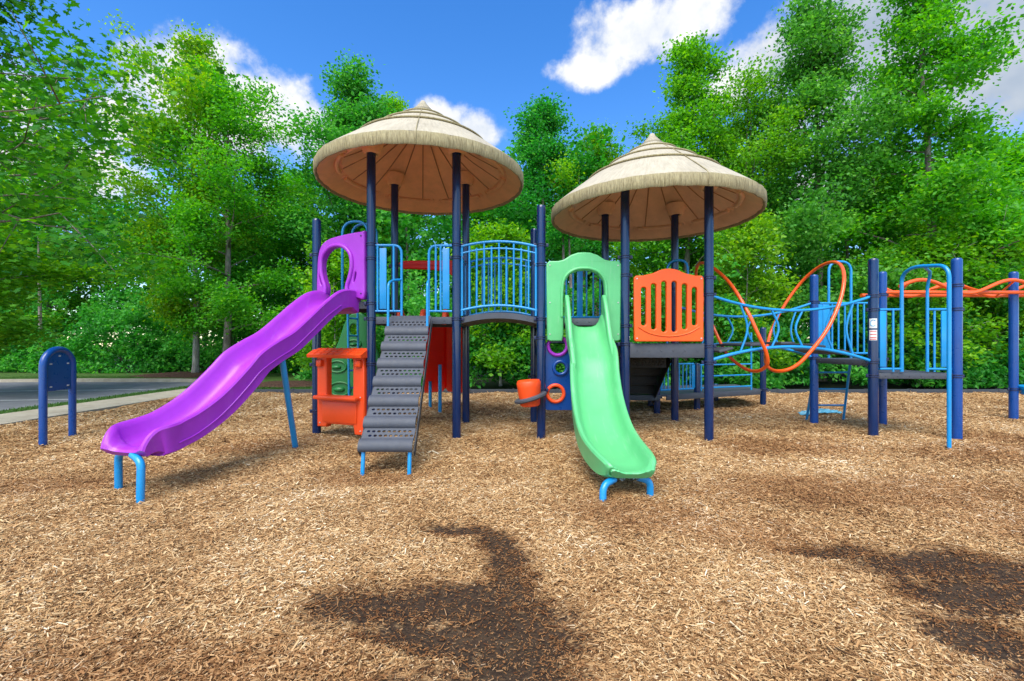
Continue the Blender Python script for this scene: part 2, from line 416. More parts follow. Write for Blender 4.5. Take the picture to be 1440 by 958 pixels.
# ------------------------------------------------------------------ camera, light, sky
cam = bpy.data.cameras.new('camera'); co_ = bpy.data.objects.new('camera', cam); COL.objects.link(co_)
co_.location = (0, 0, EYE); co_.rotation_euler = (R(90), 0, 0)
cam.sensor_width = 36; cam.lens = 36 * F / 1440; cam.shift_y = (HZ - 479) / 1440; cam.clip_end = 3000; cam.clip_start = .05
SC.camera = co_

SUN_EL, SUN_AZ = 56, 192      # azimuth clockwise from +Y (north): behind the camera, to its left
sun = bpy.data.lights.new('sun', 'SUN'); so_ = bpy.data.objects.new('sun', sun); COL.objects.link(so_)
sun.energy = 1.35; sun.angle = R(42); sun.color = (1, .95, .86)
d = Vector((math.sin(R(SUN_AZ)) * math.cos(R(SUN_EL)), math.cos(R(SUN_AZ)) * math.cos(R(SUN_EL)), math.sin(R(SUN_EL))))
so_.rotation_euler = d.to_track_quat('Z', 'Y').to_euler()
so_.location = (0, 0, 30)

def make_world():
    w = bpy.data.worlds.new('World'); SC.world = w; w.use_nodes = True
    t = NT.__new__(NT); t.t = w.node_tree; t.t.nodes.clear()
    out = t.n('ShaderNodeOutputWorld'); bg = t.n('ShaderNodeBackground', i_Strength=.14)
    sky = t.n('ShaderNodeTexSky', sky_type='NISHITA', sun_disc=False, sun_elevation=R(SUN_EL), sun_rotation=R(SUN_AZ))
    sky.air_density = 1.0; sky.dust_density = .25; sky.ozone_density = 2.5
    hs = t.n('ShaderNodeHueSaturation', i_Hue=.508, i_Saturation=1.34, i_Value=.60); t.l(sky, 0, hs, 'Color')
    tc = t.n('ShaderNodeTexCoord'); sp = t.n('ShaderNodeSeparateXYZ'); t.l(tc, 'Generated', sp, 0)
    az = t.n('ShaderNodeMath', operation='ARCTAN2'); t.l(sp, 0, az, 0); t.l(sp, 1, az, 1)
    el = t.n('ShaderNodeMath', operation='ARCSINE'); t.l(sp, 2, el, 0)
    cb = t.n('ShaderNodeCombineXYZ'); t.l(az, 0, cb, 0); t.l(el, 0, cb, 1)
    nz = t.n('ShaderNodeTexNoise', i_Scale=5.5, i_Detail=9, i_Roughness=.62); t.l(tc, 'Generated', nz, 'Vector')
    nf = t.n('ShaderNodeTexNoise', i_Scale=16, i_Detail=7, i_Roughness=.6); t.l(tc, 'Generated', nf, 'Vector')
    def px(x, y):
        v = Vector(((x - 720) / F, 1, (HZ - y) / F)).normalized()
        return math.atan2(v.x, v.y), math.asin(v.z)
    # clouds at fixed compass bearings and heights: centre, half-width, half-height, tilt
    C = [(300, 140, 120, 75, 0), (200, 180, 90, 45, 0), (385, 160, 75, 55, 0), (625, 170, 34, 26, 0), (670, 185, 38, 26, 0),
         (900, 45, 105, 62, 12), (830, 98, 62, 26, 0), (970, 20, 65, 55, 0), (1120, 70, 120, 50, 0), (1040, 110, 60, 30, 0), (1250, 40, 230, 130, 0), (1420, 80, 170, 170, 0),
         (1230, 130, 160, 60, 0), (1010, 130, 50, 28, 0), (30, 140, 60, 50, 0), (-60, 250, 110, 90, 0), (1700, -100, 300, 200, 0), (-700, -300, 300, 150, 0), (700, -500, 260, 110, 0), (1250, 260, 220, 70, 0), (90, 240, 120, 50, 0)]
    K = []
    for (x, y, rx, ry, rot) in C:
        a0, e0 = px(x, y); a1, _ = px(x + rx, y); _, e1 = px(x, y - ry)
        K.append((a0, e0, max(abs(a1 - a0), .02), max(abs(e1 - e0), .02)))
    K += [(2.5, .75, .75, .42), (-2.5, .7, .7, .4), (3.14, .55, .5, .3), (-3.14, .55, .5, .3), (1.7, .5, .4, .25), (-1.8, .55, .4, .25), (.6, 1.4, 3.0, .12)]  # unseen cloud banks behind and overhead, added as soft white fill
    prev = None
    for (a0, e0, wa, we) in K:
        s = t.n('ShaderNodeVectorMath', operation='SUBTRACT'); t.l(cb, 0, s, 0); s.inputs[1].default_value = (a0, e0, 0)
        q = t.n('ShaderNodeVectorMath', operation='MULTIPLY'); t.l(s, 0, q, 0); q.inputs[1].default_value = (1 / wa, 1 / we, 0)
        ln = t.n('ShaderNodeVectorMath', operation='LENGTH'); t.l(q, 0, ln, 0)
        if prev is None: prev, po = ln, 'Value'
        else:
            mn = t.n('ShaderNodeMath', operation='SMOOTH_MIN', i_2=.3); t.l(prev, po, mn, 0); t.l(ln, 'Value', mn, 1); prev, po = mn, 0
    a = t.n('ShaderNodeMath', operation='MULTIPLY_ADD', i_1=2.2, i_2=-1.1); t.l(nz, 'Fac', a, 0)
    b = t.n('ShaderNodeMath', operation='MULTIPLY_ADD', i_1=1.5, i_2=-.75); t.l(nf, 'Fac', b, 0)
    s1 = t.n('ShaderNodeMath', operation='ADD'); t.l(prev, po, s1, 0); t.l(a, 0, s1, 1)
    s2 = t.n('ShaderNodeMath', operation='ADD'); t.l(s1, 0, s2, 0); t.l(b, 0, s2, 1)
    cov = t.n('ShaderNodeMapRange'); cov.interpolation_type = 'SMOOTHSTEP'
    cov.inputs['From Min'].default_value = 1.26; cov.inputs['From Max'].default_value = .55; t.l(s2, 0, cov, 'Value')
    # thick cores are white, the broad sheet to the east is grey underneath
    gx = t.n('ShaderNodeMapRange'); gx.inputs['From Min'].default_value = .38; gx.inputs['From Max'].default_value = .66; t.l(az, 0, gx, 'Value')
    gn = t.n('ShaderNodeTexNoise', i_Scale=4, i_Detail=5); t.l(tc, 'Generated', gn, 'Vector')
    gm = t.n('ShaderNodeMath', operation='MULTIPLY'); t.l(gx, 0, gm, 0); t.l(gn, 'Fac', gm, 1)
    g2 = t.n('ShaderNodeMapRange'); g2.inputs['From Min'].default_value = .12; g2.inputs['From Max'].default_value = .5; t.l(gm, 0, g2, 'Value')
    sh = t.n('ShaderNodeMapRange'); sh.inputs['From Min'].default_value = .38; sh.inputs['From Max'].default_value = .68; t.l(nf, 'Fac', sh, 'Value')
    wc = t.n('ShaderNodeMix', data_type='RGBA'); t.l(sh, 0, wc, 0); wc.inputs[6].default_value = (CL, CL, CL * 1.0, 1); wc.inputs[7].default_value = (CL * .72, CL * .78, CL * .88, 1)
    gc = t.n('ShaderNodeMix', data_type='RGBA'); t.l(g2, 0, gc, 0); t.l(wc, 2, gc, 6); gc.inputs[7].default_value = (CL * .38, CL * .47, CL * .60, 1)
    mx = t.n('ShaderNodeMix', data_type='RGBA'); t.l(cov, 0, mx, 0); t.l(hs, 'Color', mx, 6); t.l(gc, 2, mx, 7)
    t.l(mx, 2, bg, 'Color')
    # unseen clouds behind the camera are made brighter, as added fill light
    ca = t.n('ShaderNodeMapRange'); ca.inputs['From Min'].default_value = .25; ca.inputs['From Max'].default_value = -.6; ca.inputs['To Min'].default_value = 1; ca.inputs['To Max'].default_value = 2.6
    t.l(sp, 1, ca, 'Value')
    gcb = t.n('ShaderNodeMix', data_type='RGBA', blend_type='MULTIPLY', i_0=1.0); t.l(gc, 2, gcb, 6); t.l(ca, 0, gcb, 7); t.l(gcb, 2, mx, 7); t.l(bg, 0, out, 0)
CL = 2.25
make_world()
vs_ = SC.view_settings; vs_.view_transform = 'Standard'; vs_.look = 'None'; vs_.gamma = 1; vs_.use_curve_mapping = False
vs_.exposure = 1.8
SC.cycles.max_bounces = 6; SC.cycles.diffuse_bounces = 3; SC.cycles.glossy_bounces = 2; SC.cycles.transmission_bounces = 3
SC.cycles.use_denoising = True

# ------------------------------------------------------------------ ground
rng = np.random.default_rng(11)
def gh(x, y):
    x = np.asarray(x, float); y = np.asarray(y, float)
    h = .022 * np.sin(1.25 * x + .5) * np.cos(1.1 * y + .3) + .014 * np.sin(2.9 * x + 1.7 * y) + .009 * np.sin(5.1 * x - 4.3 * y + 1) + .005 * np.sin(11 * x + 7 * y) + .004 * np.sin(17 * y - 9 * x)
    return h - .035 * mask_np(PATCH, x, y) - .02 * mask_np(BROWN[:5], x, y)

def grid_mesh(name, x0, x1, y0, y1, st, zf, mat):
    xs = np.linspace(x0, x1, max(2, int((x1 - x0) / st) + 1)); ys = np.linspace(y0, y1, max(2, int((y1 - y0) / st) + 1))
    X, Y = np.meshgrid(xs, ys); Z = zf(X, Y)
    v = np.stack([X, Y, Z], -1).reshape(-1, 3)
    nx, ny = len(xs), len(ys)
    i = np.arange(nx * ny).reshape(ny, nx)
    q = np.stack([i[:-1, :-1], i[:-1, 1:], i[1:, 1:], i[1:, :-1]], -1).reshape(-1, 4)
    return raw_mesh(name, v, q, mat, smooth=True)

def raw_mesh(name, v, q, mat, tint=None, smooth=False, link=True):
    me = bpy.data.meshes.new(name)
    n, k = len(q), q.shape[1]
    me.vertices.add(len(v)); me.vertices.foreach_set('co', np.ascontiguousarray(v, dtype=np.float32).ravel())
    me.loops.add(n * k); me.loops.foreach_set('vertex_index', np.ascontiguousarray(q, dtype=np.int32).ravel())
    me.polygons.add(n); me.polygons.foreach_set('loop_start', np.arange(0, n * k, k, dtype=np.int32))
    me.update(calc_edges=True)
    if tint is not None:
        a = me.attributes.new('tint', 'FLOAT', 'FACE'); a.data.foreach_set('value', np.ascontiguousarray(tint, dtype=np.float32))
    me.polygons.foreach_set('use_smooth', np.full(n, smooth))
    me.materials.append(mat)
    if not link: return me
    o = bpy.data.objects.new(name, me); COL.objects.link(o)
    return o

def sheet(name, pts, z, mat, thick=0, kind='structure', label=None):
    m = MB(); n = len(pts)
    vs = [(p[0], p[1], z) for p in pts]; fs = [tuple(range(n))]
    if thick:
        vs += [(p[0], p[1], z - thick) for p in pts]
        fs += [(k, (k + 1) % n, n + (k + 1) % n, n + k) for k in range(n)] + [tuple(range(2 * n - 1, n - 1, -1))]
    m.add(vs, fs); o = m.build(name, mat)
    return tag(o, kind=kind, label=label)

tag(grid_mesh('ground', -160, 160, -40, 260, 10, lambda x, y: x * 0 - .12, M['soil']), kind='structure')
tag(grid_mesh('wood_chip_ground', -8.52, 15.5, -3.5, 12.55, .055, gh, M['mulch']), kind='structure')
sheet('path', [(-9.78, -6), (-8.5, -6), (-8.55, 13.2), (-8.9, 14.4), (-9.6, 15.4), (-10.0, 15.0), (-9.75, 14)], .02, M['concrete'], .12)
sheet('path', [(-8.9, 14.4), (-6.0, 15.6), (-3.6, 16.4), (-3.6, 17.5), (-6.3, 16.75), (-9.6, 15.4)], .016, M['concrete'], .12)
sheet('road', [(-80, -6), (-10.32, -6), (-10.3, 15.5), (-10.9, 16.4), (-12.2, 16.8), (-30, 17.0), (-80, 14)], -.06, M['asphalt'])
k = MB()
kp = [(-10.25, 15.6), (-10.85, 16.5), (-12.2, 16.9), (-16, 17.05), (-22, 16.2), (-30, 14.2)]
k.loft([[Vector((x - .0, y, -.1)), Vector((x, y, .05)), Vector((x + .05, y + .14, .05)), Vector((x + .05, y + .14, -.1))] for x, y in kp])
tag(k.build('kerb', M['concrete']), kind='structure')
lines = MB()
for a, b in (((-16, 10.9), (-10.55, 11.7)), ((-16, 8.6), (-10.6, 9.4)), ((-18, 13.2), (-11, 14.1))):
    dx = Vector((b[0] - a[0], b[1] - a[1], 0)).normalized(); nrm = Vector((-dx.y, dx.x, 0)) * .05
    A, B = Vector((*a, -.055)), Vector((*b, -.055))
    lines.add([A - nrm, B - nrm, B + nrm, A + nrm], [(0, 1, 2, 3)])
tag(lines.build('road_marking', M['paint']), kind='structure')
lawn = MB()
def patch(pts, z):
    lawn.add([(x, y, z) for x, y in pts], [tuple(range(len(pts)))])
sheet('lawn', [(-10.32, -6), (-9.78, -6), (-9.75, 14), (-10.0, 15.0), (-10.28, 15.5)], .012, M['lawn'])
sheet('lawn', [(-8.5, 12.66), (-2.2, 12.66), (-2.8, 14.6), (-3.6, 16.4), (-8.7, 14.2)], -.01, M['lawn'])
sheet('lawn', [(-30, 14.35), (-22, 16.35), (-16, 17.2), (-12.2, 17.05), (-10.7, 16.65), (-9.6, 15.5), (-3, 17.6), (-3, 21), (-30, 21)], .02, M['lawn'])
def blades(name, polys, dens, z, hmax, label):
    V, T = [], []
    for (x0, x1, y0, y1, f) in polys:
        n = int((x1 - x0) * (y1 - y0) * dens); x = rng.uniform(x0, x1, n); y = rng.uniform(y0, y1, n)
        if f is not None:
            ok = f(x, y); x, y = x[ok], y[ok]
        n = len(x); a = rng.uniform(0, 6.283, n); h = rng.uniform(.4, 1, n) * hmax; w = .012
        lx, ly = rng.normal(0, .4, n) * h, rng.normal(0, .4, n) * h
        b = np.stack([x, y, np.full(n, z)], -1)
        dv = np.stack([np.cos(a) * w, np.sin(a) * w, 0 * a], -1)
        tip = b + np.stack([lx, ly, h], -1)
        V.append(np.stack([b - dv, b + dv, tip], 1).reshape(-1, 3)); T.append(rng.random(n))
    v = np.concatenate(V); q = np.arange(len(v)).reshape(-1, 3)
    o = raw_mesh(name, v, q, M['grass'], np.concatenate(T))
    return tag(o, label, 'grass', kind='stuff')
blades('grass', [(-10.36, -9.76, 5, 15.3, None), (-8.5, -2.4, 12.68, 14.2, lambda x, y: y < 14.0 + .35 * (x + 8.5)), (-20, -10.7, 16.9, 18.8, lambda x, y: y > 17.05)], 900, -.01, .07, 'short green verge grass beside the path and road')
for k_, (cx, cy, rx, ry) in enumerate(((-13.2, 19.3, 2.6, 1.6), (-7.2, 14.7, 1.4, .75))):
    m = MB(); rings = []
    for r_, z in ((1, .0), (.8, .07), (.5, .12), (.15, .14)):
        rings.append([Vector((cx + rx * r_ * math.cos(2 * math.pi * i / 28) * (1 + .08 * math.sin(i * 1.7)), cy + ry * r_ * math.sin(2 * math.pi * i / 28) * (1 + .08 * math.cos(i * 2.3)), z + .02)) for i in range(28)])
    m.loft(rings); tag(m.build('mulch_bed', M['brownmulch']), ['dark bark mulch bed around the two roadside trees', 'small dark bark mulch bed beyond the purple slide'][k_], 'flower bed')

# loose chips
def make_chips():
    V, Q, T = [], [], []
    off = 0
    for y0, y1, dens, sc in ((.9, 2.2, 15000, .50), (2.2, 3.2, 12500, .54), (3.2, 5, 7500, .62), (5, 8, 3200, .80), (8, 12.5, 1050, 1.1)):
        xm = 1.2 * y1 + .6
        x1_ = min(xm, 15.2); x0_ = -min(xm, 8.4)
        n = int((x1_ - x0_) * (y1 - y0) * dens)
        x = rng.uniform(x0_, x1_, n); y = rng.uniform(y0, y1, n)
        ok = (np.abs(x) < 1.2 * y + .6)
        mk = mask_np(PATCH, x + .10 * np.sin(7.3 * y + 2.1 * x) + .06 * np.sin(17 * x + 5 * y), y + .07 * np.sin(6.1 * x + 1) + .05 * np.sin(19 * y + 3 * x)) ** .7
        ok &= rng.random(n) > mk * .74
        x, y = x[ok], y[ok]; n = len(x)
        L = np.clip(rng.lognormal(math.log(.036), .55, n), .010, .13) * sc; Wd = np.clip(rng.lognormal(math.log(.0085), .4, n), .004, .022) * sc
        pm = mask_np(PATCH, x, y); L *= 1 - .45 * pm; Wd *= 1 - .3 * pm
        H = Wd * rng.uniform(.25, .6, n)
        a = rng.normal(.35, 1.1, n); pit = rng.normal(0, .22, n); rol = rng.normal(0, .35, n)
        t = np.stack([np.cos(a) * np.cos(pit), np.sin(a) * np.cos(pit), np.sin(pit)], -1)
        s = np.stack([-np.sin(a), np.cos(a), 0 * a], -1)
        u = np.cross(t, s)
        s2 = s * np.cos(rol)[:, None] + u * np.sin(rol)[:, None]; u2 = np.cross(t, s2)
        u2 *= np.sign(u2[:, 2:3] + 1e-9)
        c = np.stack([x, y, gh(x, y) + np.abs(np.sin(pit)) * L * .4 + rng.uniform(.002, .016, n)], -1)
        tl, sw, uh = t * (L / 2)[:, None], s2 * (Wd / 2)[:, None], u2 * (H / 2)[:, None]
        k1 = rng.uniform(.35, 1, n)[:, None]; k2 = rng.uniform(.35, 1, n)[:, None]
        vs = np.stack([c - tl - sw * k1 + uh, c + tl - sw * k2 + uh, c + tl + sw + uh, c - tl + sw + uh,
                       c - tl - sw * k1 - uh, c + tl - sw * k2 - uh, c + tl + sw - uh, c - tl + sw - uh], 1)
        V.append(vs.reshape(-1, 3))
        i = (np.arange(n) * 8 + off)[:, None]
        for f in ((0, 1, 2, 3), (4, 5, 1, 0), (3, 2, 6, 7)):
            Q.append(i + np.array(f)[None]); 
        tt = np.clip(rng.beta(2.4, 2.1, n), 0, 1)
        T += [tt] * 3
        off += n * 8
    return raw_mesh('wood_chips', np.concatenate(V), np.concatenate(Q), M['chips'], np.concatenate(T))
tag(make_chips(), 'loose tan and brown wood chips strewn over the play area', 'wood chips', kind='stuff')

bd = MB()
x = -8.5
while x < 15.4:
    bd.box((x + .61, 12.6, .0), (1.2, .1, .2), bev=.02); bd.box((x, 12.6, .015), (.06, .12, .2), bev=.01); x += 1.22
o = bd.build('playground_border', M['edging'], loc=(3, 12.6, -.08)); 
tag(o, 'low dark plastic border between wood chips and woodland', 'border')

# ------------------------------------------------------------------ play structure
PS = empty('play_structure', (0, 7, 0), 'big blue post play structure with two tan canopies, purple slide and green slide', 'play structure')

cl = MB()
for dz in (-.016, .016):
    cl.tube([Vector((.0665 * math.cos(a * math.pi / 8), .0665 * math.sin(a * math.pi / 8), dz)) for a in range(16)], .008, 6, closed=True)
for sx in (-1, 1): cl.box((sx * .088, 0, 0), (.034, .02, .05), bev=.004)
CLAMP = None
def post(x, y, top, clamps=(), mat='navy', dome=True, r=.0635):
    global CLAMP
    z0 = -.15
    prof = [(r, z0), (r, top - r * .8)]
    if dome: prof += [(r * .98, top - r * .5), (r * .85, top - r * .22), (r * .55, top - .006), (.0005, top)]
    else: prof += [(r, top), (.0005, top)]
    m = MB(); m.lathe(prof, (x, y, 0), 20)
    o = m.build('post', M[mat], PS)
    for z in clamps:
        if CLAMP is None:
            CLAMP = cl.build('clamp', M['steel'], loc=(0, 0, 0)); c = CLAMP
        else:
            c = CLAMP.copy(); COL.objects.link(c)
        c.parent = o; c.location = Vector((x, y, z)) - PS.location
    return o
A, B, C, D, E = (-2.94, 6.85), (-2.01, 6.5), (-.797, 6.54), (-.79, 7.8), (-2.01, 7.8)
Fp, G, H, I, J, K = (.419, 6.54), (.378, 7.8), (1.615, 6.5), (2.79, 6.45), (1.607, 7.85), (2.80, 7.83)
L, Mp, N, O = (5.27, 6.64), (6.39, 6.54), (6.33, 7.78), (5.21, 7.85)
post(*A, 3.25, (2.02, 2.70, 1.05, .35)); post(*B, 4.16, (2.78, 2.58, 1.94, 1.72, 1.08), dome=False)
post(*C, 4.16, (2.78, 2.6, 1.72), dome=False); post(*D, 4.2, (2.75, 1.72), dome=False); post(*E, 4.2, (2.7, 1.72, 1.94), dome=False)
post(*Fp, 3.36, (2.78, 2.5, 1.72, 1.45, .7)); post(*G, 3.34, (2.74, 1.72, .8))
post(*H, 3.66, (2.6, 2.34, 1.62, 1.36), dome=False); post(*I, 3.66, (2.3, 2.06, 1.33, 1.10), dome=False)
post(*J, 3.7, (2.6, 1.7), dome=False); post(*K, 3.7, (2.3, 1.35), dome=False)
pl = post(*L, 2.615, (2.06, 1.86, 1.10, .90)); post(*Mp, 2.6, (2.2, 1.86, .90), 'cobalt'); post(*N, 2.6, (2.2, 1.1), 'cobalt'); post(*O, 2.56, (2.08, 1.12), 'cobalt')
post(8.86, 8.04, 2.64, (.56,), 'cobalt'); post(5.56, 10.08, 1.73, (1.2, .35))
for x, y, tz in ((3.01, 9.89, .42), (2.8, 8.8, 1.0), (3.74, 9.2, .98), (4.83, 10.8, .42), (1.75, 8.9, .9)): post(x, y, tz, (.33,))
# stickers on the post by the loop bridge
v = Vector((L[0], L[1], 0)); toward = (Vector((0, 0, 0)) - v).normalized(); side = Vector((-toward.y, toward.x, 0))
if side.x < 0: side = -side
def curved_plate(zc, h, half, rr=.0648, n=8):
    m = MB(); rings = []
    for i in range(n + 1):
        a = -half + 2 * half * i / n
        dirv = toward * math.cos(a) + side * math.sin(a)
        p = v + dirv * rr
        rings.append([p + Vector((0, 0, zc - h / 2)), p + Vector((0, 0, zc + h / 2))])
    return m.loft(rings, caps=False, ring_closed=False)
s1 = curved_plate(1.66, .14, .75).build('safety_sticker', M['label'], pl, 'white sticker with a blue ring emblem')
cr = MB(); pts = []
for i in range(17):
    a = R(40 + 280 * i / 16); uu, zz = .034 * math.cos(a), .045 * math.sin(a)
    an = uu / .065; pts.append(v + (toward * math.cos(an) + side * math.sin(an)) * .0662 + Vector((0, 0, 1.665 + zz)))
cr.tube(pts, .005, 5); cr.build('emblem', M['labelblue'], pl)
curved_plate(1.49, .15, .75).build('safety_sticker', M['label'], pl, 'white sticker with red warning lines')
for z_ in (1.545, 1.50, 1.455, 1.43): curved_plate(z_, .012, .6, .0660).build('warning_line', M['labelred'], pl)

def deck(name, pts, z, th=.09, label=None):
    c = Vector((sum(p[0] for p in pts) / len(pts), sum(p[1] for p in pts) / len(pts), 0))
    n = len(pts); vs = [(p[0], p[1], z) for p in pts] + [(p[0], p[1], z - .03) for p in pts]
    m = MB().add(vs, [tuple(range(n)), tuple(range(2 * n - 1, n - 1, -1))] + [(k, (k + 1) % n, n + (k + 1) % n, n + k) for k in range(n)])
    for k in range(n):
        a, b = Vector((*pts[k], z - th / 2 - .004)), Vector((*pts[(k + 1) % n], z - th / 2 - .004))
        dv = (b - a).normalized(); m.bar(a + dv * .05, b - dv * .05, th, .03, up=(0, 0, 1)) if False else m.box((a + b) / 2, ((b - a).length - .13, .03, th), (dv, Vector((-dv.y, dv.x, 0)), Vector((0, 0, 1))), .005)
        nrm = Vector((dv.y, -dv.x, 0))
        if nrm.dot((a + b) / 2 - c) < 0: nrm = -nrm
        for q in range(1, 7):
            p = a.lerp(b, q / 7) + nrm * .017
            m.sphere(p, (.009, .009, .009), 6, 4)
    return m.build(name, M['grey'], PS, label)
deck('deck', [A, B, E], 1.97, .1); deck('deck', [B, C, D, E], 1.75, .1)
deck('deck', [Fp, H, J, G], 1.73, .1); deck('deck', [H, I, K, J], 1.37, .2)
deck('deck', [L, Mp, N], .94, .08); deck('deck', [L, N, O], 1.12, .08)
deck('deck', [(1.75, 8.75), (2.9, 8.7), (5.35, 9.75), (5.4, 11.0), (1.75, 10.3)], .38, .1, 'low grey ramp deck behind the orange panel')

# canopies
def canopy(cx, cy, zb, soff, label):
    c = empty_part = None
    m = MB()
    prof = [(1.50, .12), (1.578, .165)]
    prof = [(1.572, .158), (1.545, .185)]
    def zz(r): return .17 + (1.565 - r) * .70 + .03 * math.sin((1.565 - r) / 1.4 * math.pi)
    for r in (1.4, 1.2, 1.02, .995): prof.append((r, zz(r)))
    for r in (.985, .955): prof.append((r, zz(r) + .022))
    for r in (.945, .7, .665): prof.append((r, zz(r) + .006))
    for r in (.655, .625): prof.append((r, zz(r) + .028))
    for r in (.615, .4, .36): prof.append((r, zz(r) + .008))
    for r in (.35, .32): prof.append((r, zz(r) + .03))
    for r in (.31, .22, .16): prof.append((r, zz(r) + .012))
    prof.append((.0005, zz(.16) + .02))
    m.lathe(prof, (cx, cy, zb), 72)
    shell = m.build('canopy', M['thatch'], PS, label)
    shell.location = Vector((cx, cy, zb)) - PS.location
    shell.data.transform(Matrix.Translation(-(Vector((cx, cy, zb)) - PS.location)))
    def sub(mb, name, mat):
        o = mb.build(name, mat, PS); o.parent = shell
        o.data.transform(Matrix.Translation(-(Vector((cx, cy, zb)) - PS.location)))
        return o
    r_ = MB()
    rp = [(1.535, .03), (1.548, .004), (1.565, 0), (1.58, .02), (1.585, .08), (1.582, .14), (1.572, .162), (1.55, .158)]
    rings = []
    for kk in range(120):
        a = 2 * math.pi * kk / 120; w = 1 + .003 * math.sin(kk * 2.1) + .002 * math.sin(kk * 5.3)
        rings.append([Vector((cx + r * w * math.cos(a), cy + r * w * math.sin(a), zb + z - (.008 * (math.sin(kk * 1.7) * .5 + .5) if z < .03 else 0))) for r, z in rp])
    r_.loft(rings, caps=False, wrap=True); sub(r_, 'rim', M['rim'])
    u = MB()
    up = [(1.545, .03), (1.33, .135), (1.315, .165), (1.22, .215), (1.2, .20), (.8, .44), (.3, .82), (.0005, 1.0)]
    u.lathe(up, (cx, cy, zb), 72)
    for q in range(16):
        a = 2 * math.pi * (q + .5) / 16
        dv = Vector((math.cos(a), math.sin(a), 0))
        r1_ = MB().tube([Vector((cx, cy, zb)) + dv * r + Vector((0, 0, z)) for r, z in ((1.2, .196), (.8, .436), (.2, .88))], .009, 6); sub(r1_, 'rib', M['rib'])
    for q in range(8):   # raised arcs moulded round the outer field
        a0 = 2 * math.pi * (q + .12) / 8; a1 = 2 * math.pi * (q + .88) / 8
        u.tube([Vector((cx + 1.27 * math.cos(a0 + (a1 - a0) * s_ / 8), cy + 1.27 * math.sin(a0 + (a1 - a0) * s_ / 8), zb + .18)) for s_ in range(9)], .034, 8)
        for aa in (a0, a1):
            cc = Vector((cx + 1.27 * math.cos(aa), cy + 1.27 * math.sin(aa), zb + .185)); dv = Vector((math.cos(aa), math.sin(aa), 0))
            u.tube([cc + dv * (.07 * math.cos(b_)) + Vector((-dv.y, dv.x, 0)) * (.07 * math.sin(b_)) + Vector((0, 0, -.03 * math.cos(b_))) for b_ in [2 * math.pi * z_ / 10 for z_ in range(10)]], .012, 6, closed=True)
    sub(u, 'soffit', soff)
    for px_, py_ in ((-.61, -.64), (.61, -.64), (-.61, .64), (.61, .64)):
        s_ = MB(); s_.lathe([(.07, .25), (.10, .245), (.125, .27), (.13, .31), (.16, .36), (.17, .43)], (cx + px_, cy + py_, zb + .0), 20)
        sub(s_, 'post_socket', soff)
    f_ = MB(); f_.lathe([(.165, zz(.16) + .01), (.17, zz(.16) + .03), (.13, zz(.16) + .05), (.125, zz(.16) + .075), (.095, zz(.16) + .09), (.09, zz(.16) + .115), (.06, zz(.16) + .13), (.05, zz(.16) + .17), (.03, zz(.16) + .195), (.0005, zz(.16) + .205)], (cx, cy, zb), 24)
    for rr_, z_ in ((.132, .045), (.098, .085), (.064, .125)): f_.tube([Vector((cx + rr_ * math.cos(i * math.pi / 10), cy + rr_ * math.sin(i * math.pi / 10), zb + zz(.16) + z_)) for i in range(20)], .012, 6, closed=True)
    sub(f_, 'finial', M['thatch'])
    for rr in (1.0, .68, .37):
        q_ = MB(); q_.tube([Vector((cx + rr * math.cos(2 * math.pi * i / 72), cy + rr * math.sin(2 * math.pi * i / 72), zb + zz(rr) + .022)) for i in range(72)], .013, 8, closed=True)
        sub(q_, 'ridge', M['rim'])  # rope ridge in darker rim colour, drawing the shade below each roof tier
    sm = MB()   # moulded seam where the two halves of the roof meet
    a = R(-82)
    dv = Vector((math.cos(a), math.sin(a), 0))
    sm.tube([Vector((cx, cy, zb)) + dv * r + Vector((0, 0, zz(r) + .012)) for r in (.2, .5, .9, 1.3, 1.53)] + [Vector((cx, cy, zb)) + dv * 1.587 + Vector((0, 0, z)) for z in (.14, .08, .01)], .007, 5)
    sub(sm, 'seam', M['rim'])
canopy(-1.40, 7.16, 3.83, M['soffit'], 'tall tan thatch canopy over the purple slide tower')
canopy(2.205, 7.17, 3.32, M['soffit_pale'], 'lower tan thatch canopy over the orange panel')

# slides
def slide_mesh(path, halfw, wall, dvec_end=None, n=7, skirt=.27):
    """path rows: x, y, rim height, wall-height factor, width factor"""
    P = smooth_pts([(p[0], p[1], p[2]) for p in path], n); Q = smooth_pts([(p[3], p[4], 0) for p in path], n)
    m = MB(); rings = []
    for i, p in enumerate(P):
        a, b = P[max(i - 1, 0)], P[min(i + 1, len(P) - 1)]
        t = (b - a); th = Vector((t.x, t.y, 0)).normalized()
        side = Vector((-th.y, th.x, 0))
        up = side.cross(t.normalized()) * -1
        if up.z < 0: up = -up
        up = (up + Vector((0, 0, 1)) * .6).normalized()
        h = wall * Q[i].x; w = halfw * Q[i].y; sk = max(skirt * (Q[i].x * .8 + .2), .05)
        prof = [(-w + .03, -sk), (-w - .005, -sk + .02), (-w - .012, -.05), (-w - .018, -.018), (-w - .006, 0), (-w + .018, .004), (-w + .04, -.012), (-w + .055, -.25 * h), (-w + .075, -.6 * h), (-w + .115, -.88 * h), (-w + .17, -h), (0, -h * 1.03)]
        prof = prof + [(-u_, v_) for u_, v_ in reversed(prof[:-1])]
        prof += [(w * .6, -sk - .004), (-w * .6, -sk - .004)]
        rings.append([p + side * u_ + up * v_ for u_, v_ in prof])
    m.loft(rings, caps=True)
    return m
dx, dy = -.35, -.937
def pc(s): return (-2.475 + dx * s, 6.675 + dy * s)
